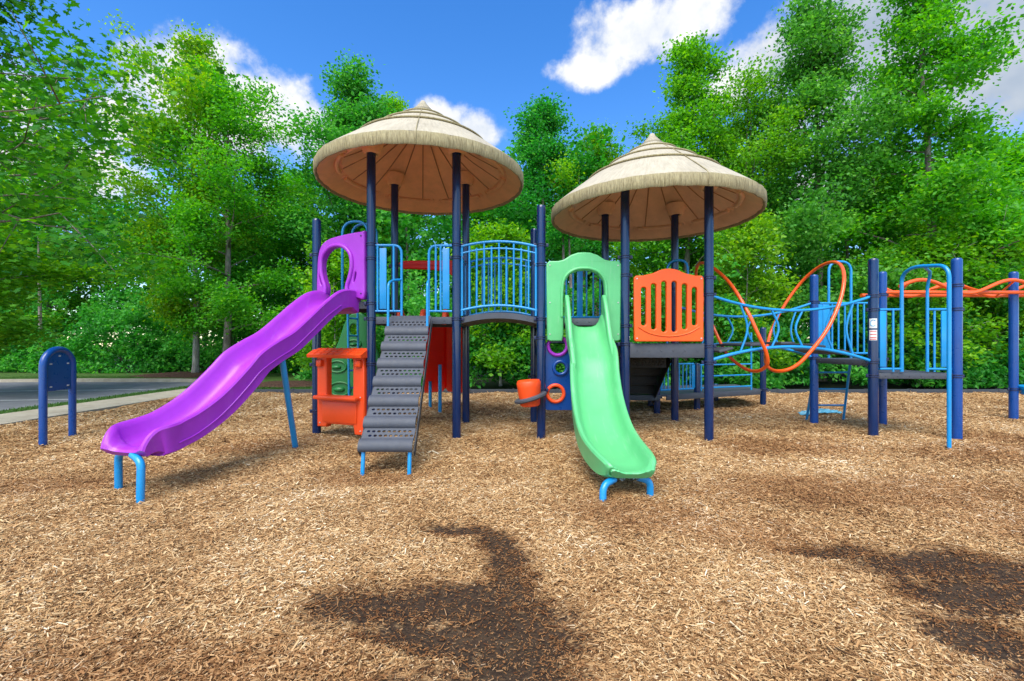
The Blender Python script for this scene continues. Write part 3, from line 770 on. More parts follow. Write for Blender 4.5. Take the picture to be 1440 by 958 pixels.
pp = [(-.05, 2.06, 1), (.12, 2.13, 1), (.384, 2.09, 1), (.66, 1.92, 1), (.931, 1.71, 1), (1.185, 1.52, 1), (1.42, 1.40, 1), (1.64, 1.27, 1), (1.80, 1.115, 1), (1.991, .94, 1), (2.167, .807, 1), (2.364, .70, 1), (2.52, .65, 1), (2.66, .628, 1), (2.74, .61, .95), (2.80, .56, .72), (2.84, .49, .4), (2.855, .44, .25)]
path = [(pc(s)[0] + .937 * max(0, s - 2.5) * .16, pc(s)[1] - .35 * max(0, s - 2.5) * .16, z, h, 1.0 if s < 2.66 else 1 - (s - 2.66) * 1.2) for s, z, h in pp]
sl = slide_mesh(path, .285, .20).build('slide', M['purple'], PS, 'long wavy purple slide')
def leg(par, a, b, c=None, r=.032, name='leg'):
    m = MB(); m.tube(bend([a, b] + ([c] if c else []), .12), r, 12); return m.build(name, M['sky'], par)
leg(sl, (-3.228, 3.95, -.1), (-3.235, 3.97, .34), (-3.36, 4.03, .385)); leg(sl, (-3.66, 4.236, -.1), (-3.65, 4.22, .34), (-3.53, 4.17, .385))
m = MB(); m.tube([(-2.84, 6.0, -.1), (-2.70, 5.34, 1.20)], .036, 12); m.build('support_pole', M['sky'], sl)
gr = MB(); 
g0 = [Vector((*pc(s), z)) + Vector((.937, -.35, 0)) * .300 + Vector((0, 0, -.2)) for s, z, h in pp[2:-5]]
gr.tube(smooth_pts(g0, 5), .006, 6); gr.build('groove', M['purple'], sl)

gp = [(1.03, 6.47, 1.775, 1, .92), (1.03, 6.40, 1.775, 1, .92), (1.03, 6.25, 1.68, 1, .94), (1.045, 6.05, 1.48, 1, .97), (1.05, 5.85, 1.31, 1, .98), (1.02, 5.62, 1.05, 1, .98), (1.0, 5.38, .83, 1, .98), (.99, 5.12, .65, 1, .98), (.99, 4.85, .51, 1, .98), (1.0, 4.58, .43, .95, .97), (1.02, 4.34, .385, .9, .93), (1.035, 4.15, .36, .8, .87), (1.045, 4.03, .335, .6, .78), (1.05, 3.97, .295, .4, .66), (1.05, 3.95, .26, .3, .58)]
sg = slide_mesh(gp, .29, .17, skirt=.235).build('slide', M['green'], PS, 'short wavy pale green slide')
for sx in (-1, 1):    # raised ends of the side rims at the top of the slide
    yz = curve2([(5.70, 1.125), (5.85, 1.30), (5.98, 1.435), (6.1, 1.62), (6.22, 1.83), (6.33, 1.98), (6.41, 2.05), (6.47, 2.04), (6.5, 1.95)], 4, False) + [(6.5, 1.66), (6.3, 1.60), (6.14, 1.46), (6.0, 1.37), (5.85, 1.24), (5.70, 1.075)]
    m = MB(); m.add(*outline([yz], .06, .022, (1.038 + sx * .262, 0, 0), (0, 1, 0), (0, 0, 1), (1, 0, 0)))
    m.build('side_rim', M['green'], sg)
leg(sg, (.79, 3.96, -.1), (.80, 4.0, .125), (.92, 4.08, .155)); leg(sg, (1.255, 4.13, -.1), (1.25, 4.12, .125), (1.14, 4.12, .155))

# purple hood between the first two posts
AB = Vector((B[0] - A[0], B[1] - A[1], 0)); lab = AB.length; ux = AB.normalized(); un = Vector((ux.y, -ux.x, 0)); OA = Vector((*A, 0))
def inAB(u, z, off=0): return OA + ux * u + un * off + Vector((0, 0, z))
rim_ = curve2([(.93, 2.03), (.93, 2.5), (.93, 2.93), (.9, 2.96), (.72, 2.955), (.5, 2.935), (.3, 2.90), (.16, 2.82), (.095, 2.66), (.075, 2.4), (.07, 2.12), (.1, 2.06), (.2, 2.05), (.255, 2.1), (.26, 2.2), (.215, 2.32), (.185, 2.46), (.2, 2.62), (.3, 2.735), (.44, 2.775), (.58, 2.74), (.68, 2.63), (.70, 2.47), (.665, 2.32), (.62, 2.2), (.62, 2.06), (.66, 2.02), (.8, 2.015)], 4)
sl1 = oval(.145, 2.30, .013, .075, 12, .25); sl2 = oval(.765, 2.32, .013, .075, 12, -.25)
m = MB(); m.add(*outline([rim_, sl1, sl2], .10, .022, OA + un * .03, ux, Vector((0, 0, 1)), un))
hood = m.build('slide_hood', M['purple'], PS, 'purple arched hood over the slide entrance')
m = MB(); m.tube(smooth_pts([inAB(u, z, .085) for u, z in ((.235, 2.1), (.24, 2.2), (.195, 2.32), (.165, 2.46), (.18, 2.635), (.29, 2.757), (.44, 2.797), (.59, 2.76), (.70, 2.64), (.72, 2.47), (.685, 2.32), (.64, 2.2), (.64, 2.1))], 5), .03, 10)
m.build('lip', M['purple'], hood)
for u, z in ((.88, 2.9), (.88, 2.08), (.12, 2.12)): MB().sphere(inAB(u, z, .083), (.012, .012, .012), 8, 5).build('bolt', M['steel'], hood)

# shop counter play panel
cf = [(.08, .14), (.08, 1.2), (.93, 1.2), (.93, .06), (.76, .06), (.735, .19), (.27, .19), (.245, .14)]
m = MB(); m.add(*outline([cf, rrect(.26, .60, .735, 1.15, .03)], .12, .02, OA + un * .02, ux, Vector((0, 0, 1)), un))
ct = m.build('shop_counter', M['vermil'], PS, 'vermilion play shop counter with tiled awning')
m = MB()   # awning: sloping slab with tile ridges
def ring_aw(u): return [inAB(u, 1.165, .0), inAB(u, 1.165, .19), inAB(u, 1.205, .20), inAB(u, 1.30, .02), inAB(u, 1.30, -.05), inAB(u, 1.165, -.05)]
m.loft([ring_aw(.0), ring_aw(1.0 - .03)])
for q in range(1, 8):
    u = q / 8 * .97; m.tube([inAB(u, 1.209, .197), inAB(u, 1.302, .022)], .006, 5)
for q in (.33, .66):
    o_, z_ = .20 - .18 * q, 1.207 + .095 * q; m.tube([inAB(.01, z_, o_), inAB(.96, z_, o_)], .006, 5)
m.build('awning', M['vermil'], ct)
m = MB(); m.box(inAB(.49, .585, .10), (.76, .2, .055), (ux, un, Vector((0, 0, 1))), .018); m.build('counter_shelf', M['vermil'], ct)
for u in (.15, .85): MB().box(inAB(u, 1.08, .09), (.1, .08, .1), (ux, un, Vector((0, 0, 1))), .02).build('bracket', M['vermil'], ct)
m = MB(); m.box(inAB(.5, .37, .087), (.62, .012, .30), (ux, un, Vector((0, 0, 1))), .005); m.build('apron', M['vermil'], ct)
for u, z in ((.87, .12), (.87, 1.12), (.14, .2), (.87, .6)): MB().sphere(inAB(u, z, .083), (.011, .011, .011), 8, 5).build('bolt', M['screw'], ct)

# stepped climbing ramp
def cx_(t): return -1.425 + .075 * t
NS, top_y, top_z, bot_y, bot_z = 7, 6.40, 1.76, 4.86, .21
stY, stZ = (bot_y - top_y) / (NS + .35), (bot_z - top_z) / (NS + .35)
ramp = MB(); hw = .285
ya, za = top_y + .04, top_z
y0, z0 = top_y + stY * .35, top_z + stZ * .35
ramp.loft([[Vector((cx_(0) - hw, ya, za)), Vector((cx_(0) + hw, ya, za)), Vector((cx_(0) + hw, ya, za - .025)), Vector((cx_(0) - hw, ya, za - .025))], [Vector((cx_(0) - hw, y0, z0)), Vector((cx_(0) + hw, y0, z0)), Vector((cx_(0) + hw, y0, z0 - .025)), Vector((cx_(0) - hw, y0, z0 - .025))]])
for s in range(NS):
    xc = cx_((s + .5) / NS)
    p0 = Vector((xc, y0 + stY * s, z0 + stZ * s)); fr = .42
    dirv = Vector((0, stY * .52, stZ * .44)); p1 = p0 + dirv
    ln2 = dirv.length; uy = dirv.normalized(); un2 = Vector((1, 0, 0)).cross(uy)
    holes = []
    for rr, cc in ((ln2 * .3, 0), (ln2 * .72, .5)):
        for q in range(9):
            xx = -hw + .055 + (q + cc) * .057
            if xx < hw - .03: holes.append(oval(xx, rr, .021, .0165, 6))
    ramp.add(*outline([[(-hw, 0), (hw, 0), (hw, ln2), (-hw, ln2)]] + holes, .014, .001, p0, Vector((1, 0, 0)), uy, un2, 0))
    p2 = p0 + Vector((0, stY, stZ))
    rings_o, nn = [], 10
    for i in range(nn + 1):
        a = math.pi * i / nn
        mid = (p1 + p2) / 2; hv = (p1 - p2) / 2; ov = Vector((0, -hv.z, hv.y)); ov = ov if ov.y < 0 else -ov
        o1 = mid + hv * math.cos(a) + ov * math.sin(a) * .78; o2 = mid + hv * .8 * math.cos(a) + ov * math.sin(a) * .60
        rings_o.append([o1 - Vector((hw + .006, 0, 0)), o1 + Vector((hw + .006, 0, 0)), o2 + Vector((hw + .006, 0, 0)), o2 - Vector((hw + .006, 0, 0))])
    ramp.loft(rings_o)
rp_ = ramp.build('step_ramp', M['grey'], PS, 'dark grey perforated step ramp', ang=50)
for sx in (-1, 1):
    m = MB(); a = Vector((cx_(0) + sx * (hw + .012), top_y, top_z - .10)); b = Vector((cx_(1) + sx * (hw + .012), bot_y + .05, bot_z - .03))
    m.bar(a, b, .012, .09); m.build('side_rail', M['edging'], rp_)
leg(rp_, (-1.60, 4.86, -.1), (-1.60, 4.90, .2), r=.022); leg(rp_, (-1.10, 4.86, -.1), (-1.10, 4.90, .2), r=.022)

def flat(m, x, y, z0, z1, w=.1, d_=.02, ax=None): m.box((x, y, (z0 + z1) / 2), (w, d_, z1 - z0), ax, .006)
def rod(m, p, q, r=.016): m.tube([p, q], r, 10)
# guards either side of the ramp entrance
y = 6.50
m = MB(); m.tube(bend([(-1.95, y, 2.77), (-1.577, y, 2.77), (-1.577, y, 1.74)], .12), .019, 10)
rod(m, (-1.95, y, 1.83), (-1.577, y, 1.83)); flat(m, -1.84, y - .005, 1.86, 2.73); rod(m, (-1.69, y, 1.83), (-1.69, y, 2.77)); rod(m, (-1.92, y, 1.83), (-1.92, y, 2.77))
m.tube(bend([(-1.577, y, 2.28), (-1.66, y - .10, 2.26), (-1.69, y - .28, 2.2), (-1.69, y - .3, 1.52), (-1.66, y - .25, 1.46)], .07), .018, 10)
m.build('guard_rail', M['sky'], PS, 'light blue guard with arched handrail by the step ramp')
m = MB(); m.tube(bend([(-.86, y + .02, 2.77), (-1.19, y + .02, 2.77), (-1.19, y, 1.74)], .12), .019, 10)
rod(m, (-.86, y + .02, 1.83), (-1.19, y, 1.83)); flat(m, -.945, y + .01, 1.86, 2.73); rod(m, (-1.09, y + .01, 1.83), (-1.09, y + .01, 2.77)); rod(m, (-1.02, y + .01, 1.83), (-1.02, y + .01, 2.77))
m.tube(bend([(-1.19, y, 2.28), (-1.17, y - .10, 2.26), (-1.155, y - .28, 2.2), (-1.155, y - .3, 1.52), (-1.18, y - .25, 1.46)], .07), .018, 10)
m.build('guard_rail', M['sky'], PS, 'light blue guard with arched handrail by the step ramp')

# arched bridge
def bz(x): 
    t = (x + .19) / .55; return 1.74 + .075 * (1 - t * t)
m = MB(); rings = []
for i in range(15):
    x = -.74 + i * (1.10 / 14); z = bz(x); rings.append([Vector((x, 6.56, z)), Vector((x, 7.78, z)), Vector((x, 7.78, z - .085)), Vector((x, 6.56, z - .085))])
m.loft(rings); br = m.build('bridge', M['grey'], PS, 'grey arched bridge walkway', ang=50)
for yy in (6.545, 7.79):
    m = MB()
    for zo, z1_ in ((1.0, None), (.90, None), (.10, None)):
        m.tube([(-.735 + i * .078, yy, bz(-.735 + i * .078) + zo + (.02 if zo > .5 else 0)) for i in range(15)], .019 if zo != .9 else .014, 10)
    for xe in (-.72, .345): rod(m, (xe, yy, bz(xe) + .02), (xe, yy, bz(xe) + 1.0), .018)
    for i in range(1, 10):
        x = -.72 + i * 1.065 / 10; rod(m, (x, yy, bz(x) + .1), (x, yy, bz(x) + (1.0 if i % 2 else .95)), .0135)
    m.build('bridge_railing', M['sky'], PS)

# green slide entrance panel
zc = 1.40
gpo = [(.50, 1.42), (.49, 2.50), (.53, 2.545), (.66, 2.545), (.74, 2.565), (.84, 2.63), (.94, 2.665), (1.03, 2.67), (1.12, 2.665), (1.22, 2.63), (1.32, 2.565), (1.40, 2.545), (1.52, 2.545), (1.555, 2.50), (1.545, 1.42), (1.50, 1.40), (1.345, 1.40), (1.32, 1.5), (1.32, 2.12), (1.30, 2.26), (1.22, 2.36), (1.12, 2.405), (1.02, 2.41), (.92, 2.40), (.82, 2.35), (.755, 2.25), (.735, 2.12), (.735, 1.5), (.715, 1.40), (.55, 1.40)]
m = MB(); m.add(*outline([gpo], .09, .018, (0, 6.52, 0), (1, 0, 0), (0, 0, 1), (0, -1, 0)))
gpn = m.build('entrance_panel', M['green'], PS, 'pale green arched panel at the top of the green slide')
m = MB(); m.tube(smooth_pts([(.71, 6.475, 1.75), (.71, 6.475, 2.1), (.735, 6.475, 2.27), (.81, 6.475, 2.375), (.92, 6.475, 2.43), (1.025, 6.475, 2.44), (1.13, 6.475, 2.43), (1.24, 6.475, 2.38), (1.32, 6.475, 2.27), (1.345, 6.475, 2.1), (1.345, 6.475, 1.75)], 5), .022, 10)
m.build('lip', M['green'], gpn)
for x in (.54, 1.51):
    for z in (1.5, 1.95, 2.48): MB().sphere((x, 6.473, z), (.011, .008, .011), 8, 5).build('bolt', M['screw'], gpn)
# orange guard panel with arched slots
def X(px): return (px - 720) / F * 6.46
po = [(1.72, 1.42), (1.72, 2.295), (1.745, 2.325)] + curve2([(1.84, 2.327), (1.98, 2.36), (2.1, 2.41), (2.21, 2.425), (2.32, 2.41), (2.44, 2.36), (2.58, 2.327)], 4, False) + [(2.675, 2.325), (2.70, 2.295), (2.70, 1.42), (2.68, 1.395), (1.74, 1.395)]
slots = []
for i, (x, z0_, z1_) in enumerate(((1.855, 1.62, 2.16), (1.995, 1.565, 2.21), (2.14, 1.53, 2.245), (2.285, 1.53, 2.245), (2.43, 1.565, 2.21), (2.57, 1.62, 2.16))):
    slots.append(rrect(x - .036, z0_, x + .036, z1_, .034, 5))
m = MB(); m.add(*outline([po] + slots, .07, .014, (0, 6.44, 0), (1, 0, 0), (0, 0, 1), (0, -1, 0)))
opn = m.build('guard_panel', M['orange'], PS, 'orange guard panel with six tall slots')
m = MB(); m.tube(smooth_pts([(1.78, 6.402, 1.60), (1.95, 6.402, 1.51), (2.21, 6.402, 1.47), (2.47, 6.402, 1.51), (2.64, 6.402, 1.60)], 6), .010, 8); m.build('rib', M['orange'], opn)
for x in (1.76, 2.665):
    for z in (1.44, 2.28): MB().sphere((x, 6.402, z), (.012, .008, .012), 8, 5).build('bolt', M['screw'], opn)

# ring play panel under the green slide, and the drum beside it
rings_ = ((.66, 1.335, .155, 'purple'), (.70, 1.015, .115, 'cobalt'), (.63, .645, .14, 'vermil'), (1.2, 1.1, .13, 'vermil'))
m = MB(); m.add(*outline([rrect(.485, .40, 1.54, 1.385, .03)] + [oval(x, z, r - .03, r - .03, 28) for x, z, r, _ in rings_], .04, .006, (0, 6.62, 0), (1, 0, 0), (0, 0, 1), (0, -1, 0)))
rpn = m.build('ring_panel', M['cobalt'], PS, 'blue play panel with coloured rings under the green slide')
for x, z, r, c_ in rings_:
    m = MB(); m.tube([(x + (r - .02) * math.cos(2 * math.pi * q / 28), 6.59, z + (r - .02) * math.sin(2 * math.pi * q / 28)) for q in range(28)], .026, 10, closed=True)
    m.build('ring', M[c_], rpn, {'purple': 'purple ring', 'cobalt': 'blue ring', 'vermil': 'vermilion ring'}[c_])
dc = Vector((.245, 6.40, .665)); T_ = Matrix.Rotation(R(-17), 3, 'Y')
def tilt(mb):
    mb.v = [dc + T_ @ (v - dc) for v in mb.v]; return mb
m = MB(); m.lathe([(.0005, -.175), (.12, -.175), (.14, -.155), (.148, -.06), (.158, -.02), (.165, .09), (.172, .15), (.160, .178), (.13, .185), (.0005, .188)], dc, 32)
T0_ = T_; T_ = Matrix.Rotation(R(-4), 3, 'Y'); tilt(m); T_ = T0_; dr = m.build('play_drum', M['vermil'], PS, 'vermilion drum with a grey brim on the post')
m = MB(); m.lathe([(.14, -.085), (.215, -.088), (.236, -.07), (.236, -.045), (.21, -.03), (.14, -.035)], dc, 36); tilt(m).build('brim', M['grey'], dr)
m = MB(); m.tube(bend([(.25, 6.45, .62), (.36, 6.5, .68), (.42, 6.52, .75)], .05), .025, 10); m.build('bracket', M['cobalt'], dr)
m = MB(); m.tube([(.152 * math.cos(a) + dc.x, .152 * math.sin(a) + dc.y, dc.z + .18) for a in [2 * math.pi * q / 24 for q in range(24)]], .008, 6, closed=True); T_ = Matrix.Rotation(R(-4), 3, 'Y'); tilt(m).build('rim', M['vermil'], dr)

# guards at the back of the towers
def guard(p, q, z0_, z1_, nb, flats=(), label=None, mat='sky', name='guard_rail', r=.0145):
    m = MB(); p, q = Vector((*p, 0)), Vector((*q, 0)); dv = (q - p).normalized(); p = p + dv * .09; q = q - dv * .09
    up = Vector((0, 0, 1)); ax = (dv, Vector((-dv.y, dv.x, 0)), up)
    for z in (z0_, z1_): m.tube([p + up * z, q + up * z], .018, 10)
    for i in range(nb):
        t = i / (nb - 1); pt = p.lerp(q, t)
        if i in flats: m.box(pt + up * (z0_ + z1_) / 2, (.1, .02, z1_ - z0_ - .03), ax, .006)
        else: m.tube([pt + up * z0_, pt + up * z1_], r, 10)
    return m.build(name, M[mat], PS, label)
guard(G, J, 1.82, 2.72, 10, (1, 6))
guard(C, D, 1.84, 2.7, 2); 
guard((2.8, 8.8), (3.74, 9.2), .46, .96, 10, (0, 9), 'low light blue railing of the ramp deck')
m = MB()
for z in (.46, .70, .93): m.tube([(3.80, 9.25, z), (5.1, 9.7, z)], .016, 8)
rod(m, (5.1, 9.7, .3), (5.1, 9.7, 1.6), .017); rod(m, (3.85, 9.26, .4), (3.85, 9.26, .93), .016)
m.build('ramp_railing', M['sky'], PS, 'light blue three bar railing along the low ramp')
# steps from the lower tower deck down to the ramp deck
m = MB(); ns = 5
for s in range(ns):
    y0_, z0_ = 7.92 + s * .19, 1.37 - (s + 1) * .19
    m.box((2.2, y0_ + .11, z0_), (1.02, .24, .03), bev=.008)
    m.box((2.2, y0_ - .004, z0_ + .09), (1.02, .014, .16), bev=.004)
for sx in (-1, 1): m.bar((2.2 + sx * .53, 7.9, 1.15), (2.2 + sx * .53, 8.9, .30), .02, .24)
m.build('stair', M['black'], PS, 'black coated steps under the tower deck')
m = MB(); m.add(*outline([[(1.72, .95), (2.66, .95), (2.66, 1.15), (1.72, 1.15)]] + [oval(1.8 + q * .06 + (.03 if w else 0), 1.0 + w * .05, .013, .013, 6) for q in range(14) for w in range(3)], .02, .001, (0, 7.86, 0), (1, 0, 0), (0, 0, 1), (0, -1, 0), 0))
m.build('riser', M['black'], PS)

# red double slide behind the left tower
m = MB(); rings = []
for t in range(13):
    s = t / 12; yy = 7.85 + 2.55 * s; zz_ = 1.75 - 1.42 * (s ** .95) + .05 * math.sin(s * 6.28); hw_ = .42 + .08 * s; cx2 = -1.16 - .36 * s
    rings.append([Vector((cx2 - hw_, yy, zz_ + .16)), Vector((cx2 - hw_ + .05, yy, zz_ + .17)), Vector((cx2 - hw_ + .09, yy, zz_)), Vector((cx2 - .03, yy, zz_)), Vector((cx2, yy, zz_ + .12)), Vector((cx2 + .03, yy, zz_)), Vector((cx2 + hw_ - .09, yy, zz_)), Vector((cx2 + hw_ - .05, yy, zz_ + .17)), Vector((cx2 + hw_, yy, zz_ + .16)), Vector((cx2 + hw_ - .02, yy, zz_ - .1)), Vector((cx2 + .06, yy, zz_ - .06)), Vector((cx2 + .0, yy, zz_ + .02)), Vector((cx2 - .06, yy, zz_ - .06)), Vector((cx2 - hw_ + .02, yy, zz_ - .1))])
m.loft(rings); rs = m.build('slide', M['red'], PS, 'wide red double slide behind the left tower', ang=50)
leg(rs, (-1.43, 9.04, -.1), (-1.43, 9.04, .95), r=.036); leg(rs, (-1.75, 9.74, -.1), (-1.75, 9.74, .6), r=.036); leg(rs, (-1.15, 9.74, -.1), (-1.15, 9.74, .55), r=.036)
for x in (-1.93, -1.53, -1.15):
    m = MB(); m.tube(smooth_pts([(x, 7.72, 1.70), (x, 7.78, 1.88), (x, 7.9, 1.92), (x, 8.05, 1.84)], 5), .045, 10); m.build('side_rim', M['vermil'], rs)
hood_o = curve2([(-1.9, 2.78), (-1.4, 2.79), (-.9, 2.79), (-.86, 2.7), (-.87, 2.3), (-.93, 2.32), (-1.0, 2.5), (-1.15, 2.6), (-1.4, 2.635), (-1.7, 2.65), (-1.9, 2.66)], 5)
m = MB(); m.add(*outline([hood_o], .08, .018, (0, 7.84, 0), (1, 0, 0), (0, 0, 1), (0, -1, 0)))
m.tube(smooth_pts([(-1.85, 7.795, 2.72), (-1.4, 7.795, 2.72), (-1.1, 7.795, 2.68), (-.95, 7.795, 2.55)], 5), .012, 6)
m.build('slide_hood', M['red'], PS, 'red beam hood over the double slide')

# hoops, ladder and green climbing wall behind the counter
AE = Vector((E[0] - A[0], E[1] - A[1], 0)).normalized(); nAE = Vector((-AE.y, AE.x, 0))
m = MB()
for off in (0, .16):
    b0 = Vector((-2.72 + off * .6, 7.30 + off, 0))
    m.tube(bend([b0 + Vector((0, 0, 1.97)), b0 + Vector((0, 0, 3.32)), b0 + Vector((.42, -.05, 3.32)), b0 + Vector((.42, -.05, 2.9))], .24, 8), .021, 10)
m.build('hoop_handle', M['sky'], PS, 'pair of tall light blue hoop handles')
m = MB()
for x, y_ in ((-2.80, 7.85), (-2.70, 8.05)): m.tube([(x, y_, -.05), (x - .0, y_ - .1, 2.1)], .02, 10)
for q in range(6): m.tube([(-2.80, 7.85 - .1 * q / 6.0, .3 + q * .3), (-2.70, 8.05 - .1 * q / 6., .3 + q * .3)], .016, 8)
m.build('ladder', M['sky'], PS, 'narrow light blue ladder behind the counter')
gw = curve2([(-3.45, .25), (-3.42, .8), (-3.25, 1.15), (-3.12, 1.45), (-3.02, 1.75), (-2.9, 1.9), (-2.7, 1.9), (-2.58, 1.7), (-2.5, 1.4), (-2.4, 1.1), (-2.38, .7), (-2.4, .25)], 4)
m = MB(); m.add(*outline([gw, oval(-2.86, 1.62, .07, .10, 20)], .07, .02, (0, 8.25, 0), (1, 0, 0), (0, 0, 1), (0, -1, 0)))
cwl = m.build('climbing_wall', M['dgreen'], PS, 'deep green climbing wall with oval holds')
for x, z, rx, rz in ((-3.15, .95, .16, .10), (-2.75, 1.05, .15, .09), (-3.1, .55, .19, .12), (-2.68, .62, .17, .11), (-2.85, 1.36, .12, .07)):
    m = MB(); m.tube([(x + rx * math.cos(a), 8.205, z + rz * math.sin(a)) for a in [2 * math.pi * q / 24 for q in range(24)]], .018, 8, closed=True)
    m.sphere((x - .02, 8.21, z - .01), (rx * .55, .05, rz * .4), 14, 8); m.build('climbing_hold', M['dgreen'], cwl)

# loop bridge
def interp(a, b, sag, n=16):
    a, b = Vector(a), Vector(b); return [a.lerp(b, i / n) + Vector((0, 0, sag * 4 * (i / n) * (1 - i / n))) for i in range(n + 1)]
ups, lows = {}, {}
for kx, (p, q, z1_, z2_, zl1, zl2) in enumerate(((I, L, 2.06, 2.065, 1.12, 1.10), (K, O, 2.02, 2.08, 1.20, 1.12))):
    u_ = interp((*p, z1_), (*q, z2_), -.22); l_ = interp((*p, zl1), (*q, zl2), .21)
    ups[kx], lows[kx] = u_, l_
m = MB()
for kx in (0, 1): m.tube(lows[kx], .024, 10)
lbr = m.build('loop_bridge', M['sky'], PS, 'light blue curved tube bridge with orange loops')
for kx in (0, 1):
    m = MB(); m.tube(ups[kx], .021, 10)
    for i in (3, 6, 9, 12, 14):
        a, b = lows[kx][i], ups[kx][i]; s_ = .10 if i < 8 else -.10
        m.tube(smooth_pts([a, a.lerp(b, .5) + Vector((s_ * (1 if i not in (3, 6) else 1), 0, 0)), b], 6), .0155, 8)
    m.build('handrail', M['sky'], lbr)
for i in (2, 5, 8, 11, 14):
    c = (lows[0][i] + lows[1][i]) / 2; m = MB(); dv = (lows[0][i + 1] - lows[0][i - 1]).normalized()
    m.box(c + Vector((0, 0, .03)), (.22, 1.15, .035), (dv, Vector((0, 1, 0)), dv.cross(Vector((0, 1, 0)))), .01); m.build('step_plate', M['grey'], lbr)
lp1 = [W(983, 371, 7.55), W(1000, 375, 7.2), W(1026, 398, 6.8), W(1050, 436, 6.5), (W(1066, 470, 6.4)), W(1078, 498, 6.42), W(1078, 514, 6.5), W(1064, 522, 6.75), W(1045, 517, 7.1), W(1022, 497, 7.5), W(1004, 462, 7.8), W(990, 425, 7.95), W(979, 392, 7.85)]
lp2 = [W(1079, 486, 7.75), W(1086, 462, 7.95), W(1104, 428, 7.95), W(1126, 398, 7.85), W(1148, 378, 7.6), W(1168, 369, 7.25), W(1182, 373, 6.9), W(1187, 392, 6.6), W(1181, 424, 6.45), W(1164, 462, 6.36), W(1142, 492, 6.36), W(1120, 514, 6.42), W(1098, 522, 6.55), W(1082, 518, 6.85), W(1076, 505, 7.3)]
for lp in (lp1, lp2):
    m = MB(); m.tube(smooth_pts(lp, 7, True), .0255, 12, closed=True); m.build('loop', M['otube'], lbr, 'orange tube loop around the bridge')
# hoop by the first canopy tower and by the low deck ladder
m = MB(); m.tube(bend([(2.66, 7.8, 1.37), (2.66, 7.8, 2.78), (2.95, 7.65, 2.78), (2.95, 7.6, 1.9)], .16, 8), .02, 10); m.build('hoop_handle', M['sky'], PS, 'light blue hoop handle behind the orange panel')
m = MB()
m.tube(bend([(5.47, 7.86, 1.1), (5.47, 7.86, 2.78), (5.84, 7.84, 2.78), (5.84, 7.84, 1.1)], .19, 9), .0205, 10)
m.build('hoop_handle', M['sky'], PS, 'light blue hoop handle above the rung ladder')
guard(O, N, 1.2, 2.06, 10, (0, 1, 9))
m = MB()
for x0_, x1_ in ((5.28, 5.35), (5.88, 6.02)): m.tube([(x0_, 7.9, 1.1), (x1_ - .0, 8.28, -.08)], .02, 10)
for z in (.86, .56, .26):
    t = (1.1 - z) / 1.18; m.tube([(5.28 + .07 * t, 7.9 + .38 * t, z), (5.88 + .14 * t, 7.9 + .38 * t, z)], .016, 8)
m.build('rung_ladder', M['sky'], PS, 'light blue three rung ladder of the low deck')
# low deck front guard and sliding pole
m = MB(); yf = 6.58
def Xf(px): return (px - 720) / F * 6.58
for z in (1.0, 1.86): m.tube([(5.34, yf + .03, z), (Xf(1268), yf, z)], .017, 8); m.tube([(Xf(1304), yf, z), (6.32, yf - .03, z)], .017, 8)
flat(m, Xf(1243), yf + .02, 1.03, 1.84, .09); flat(m, Xf(1327), yf - .02, 1.03, 1.84, .11)
for px_ in (1256, 1268, 1314): rod(m, (Xf(px_), yf, .96), (Xf(px_), yf, 1.86), .0145)
m.build('guard_rail', M['sky'], PS, 'light blue guard of the low deck by the sliding pole')
m = MB()
m.tube(bend([(5.58, 5.81, -.12), (5.58, 5.81, 2.37), (5.60, 6.35, 2.44), (Xf(1268), yf, 2.36), (Xf(1268), yf, .96)], .17, 8), .024, 12)
m.tube(bend([(5.60, 6.2, 2.43), (Xf(1300), yf - .1, 2.38), (Xf(1304), yf, 2.2), (Xf(1304), yf, .96)], .15, 8), .020, 10)
m.build('sliding_pole', M['sky'], PS, 'light blue sliding pole with arched handles')
# wavy overhead ladder
m = MB()
for yy in (7.75, 8.25):
    m.tube([(6.33, yy, 2.24), (11.5, yy + .3, 2.27)], .033, 10)
ohl = m.build('overhead_ladder', M['otube'], PS, 'orange wavy overhead ladder')
for kx, yy in enumerate((7.75, 8.25)):
    m = MB(); m.tube([(6.6 + i * .1, yy + .02 * i * .1 + .0, 2.34 + .115 * math.sin(i * .40 + kx * 2.3)) for i in range(50)], .031, 10); m.build('wave_rail', M['otube'], ohl)
m = MB()
for i in range(2, 48, 6):
    m.tube([(6.6 + i * .1, 7.77, 2.34 + .115 * math.sin(i * .40)), (6.6 + (i + 2) * .1, 8.27, 2.34 + .115 * math.sin((i + 2) * .40 + 2.3))], .016, 8)
m.build('rung', M['otube'], ohl)
m = MB(); m.lathe([(.0005, -.10), (.16, -.10), (.20, -.08), (.215, -.01), (.235, .02), (.235, .055), (.21, .075), (.0005, .085)], (9.15, 7.95, .56), 28)
m.build('step_pod', M['sky'], PS, 'blue moulded step on the farthest post')

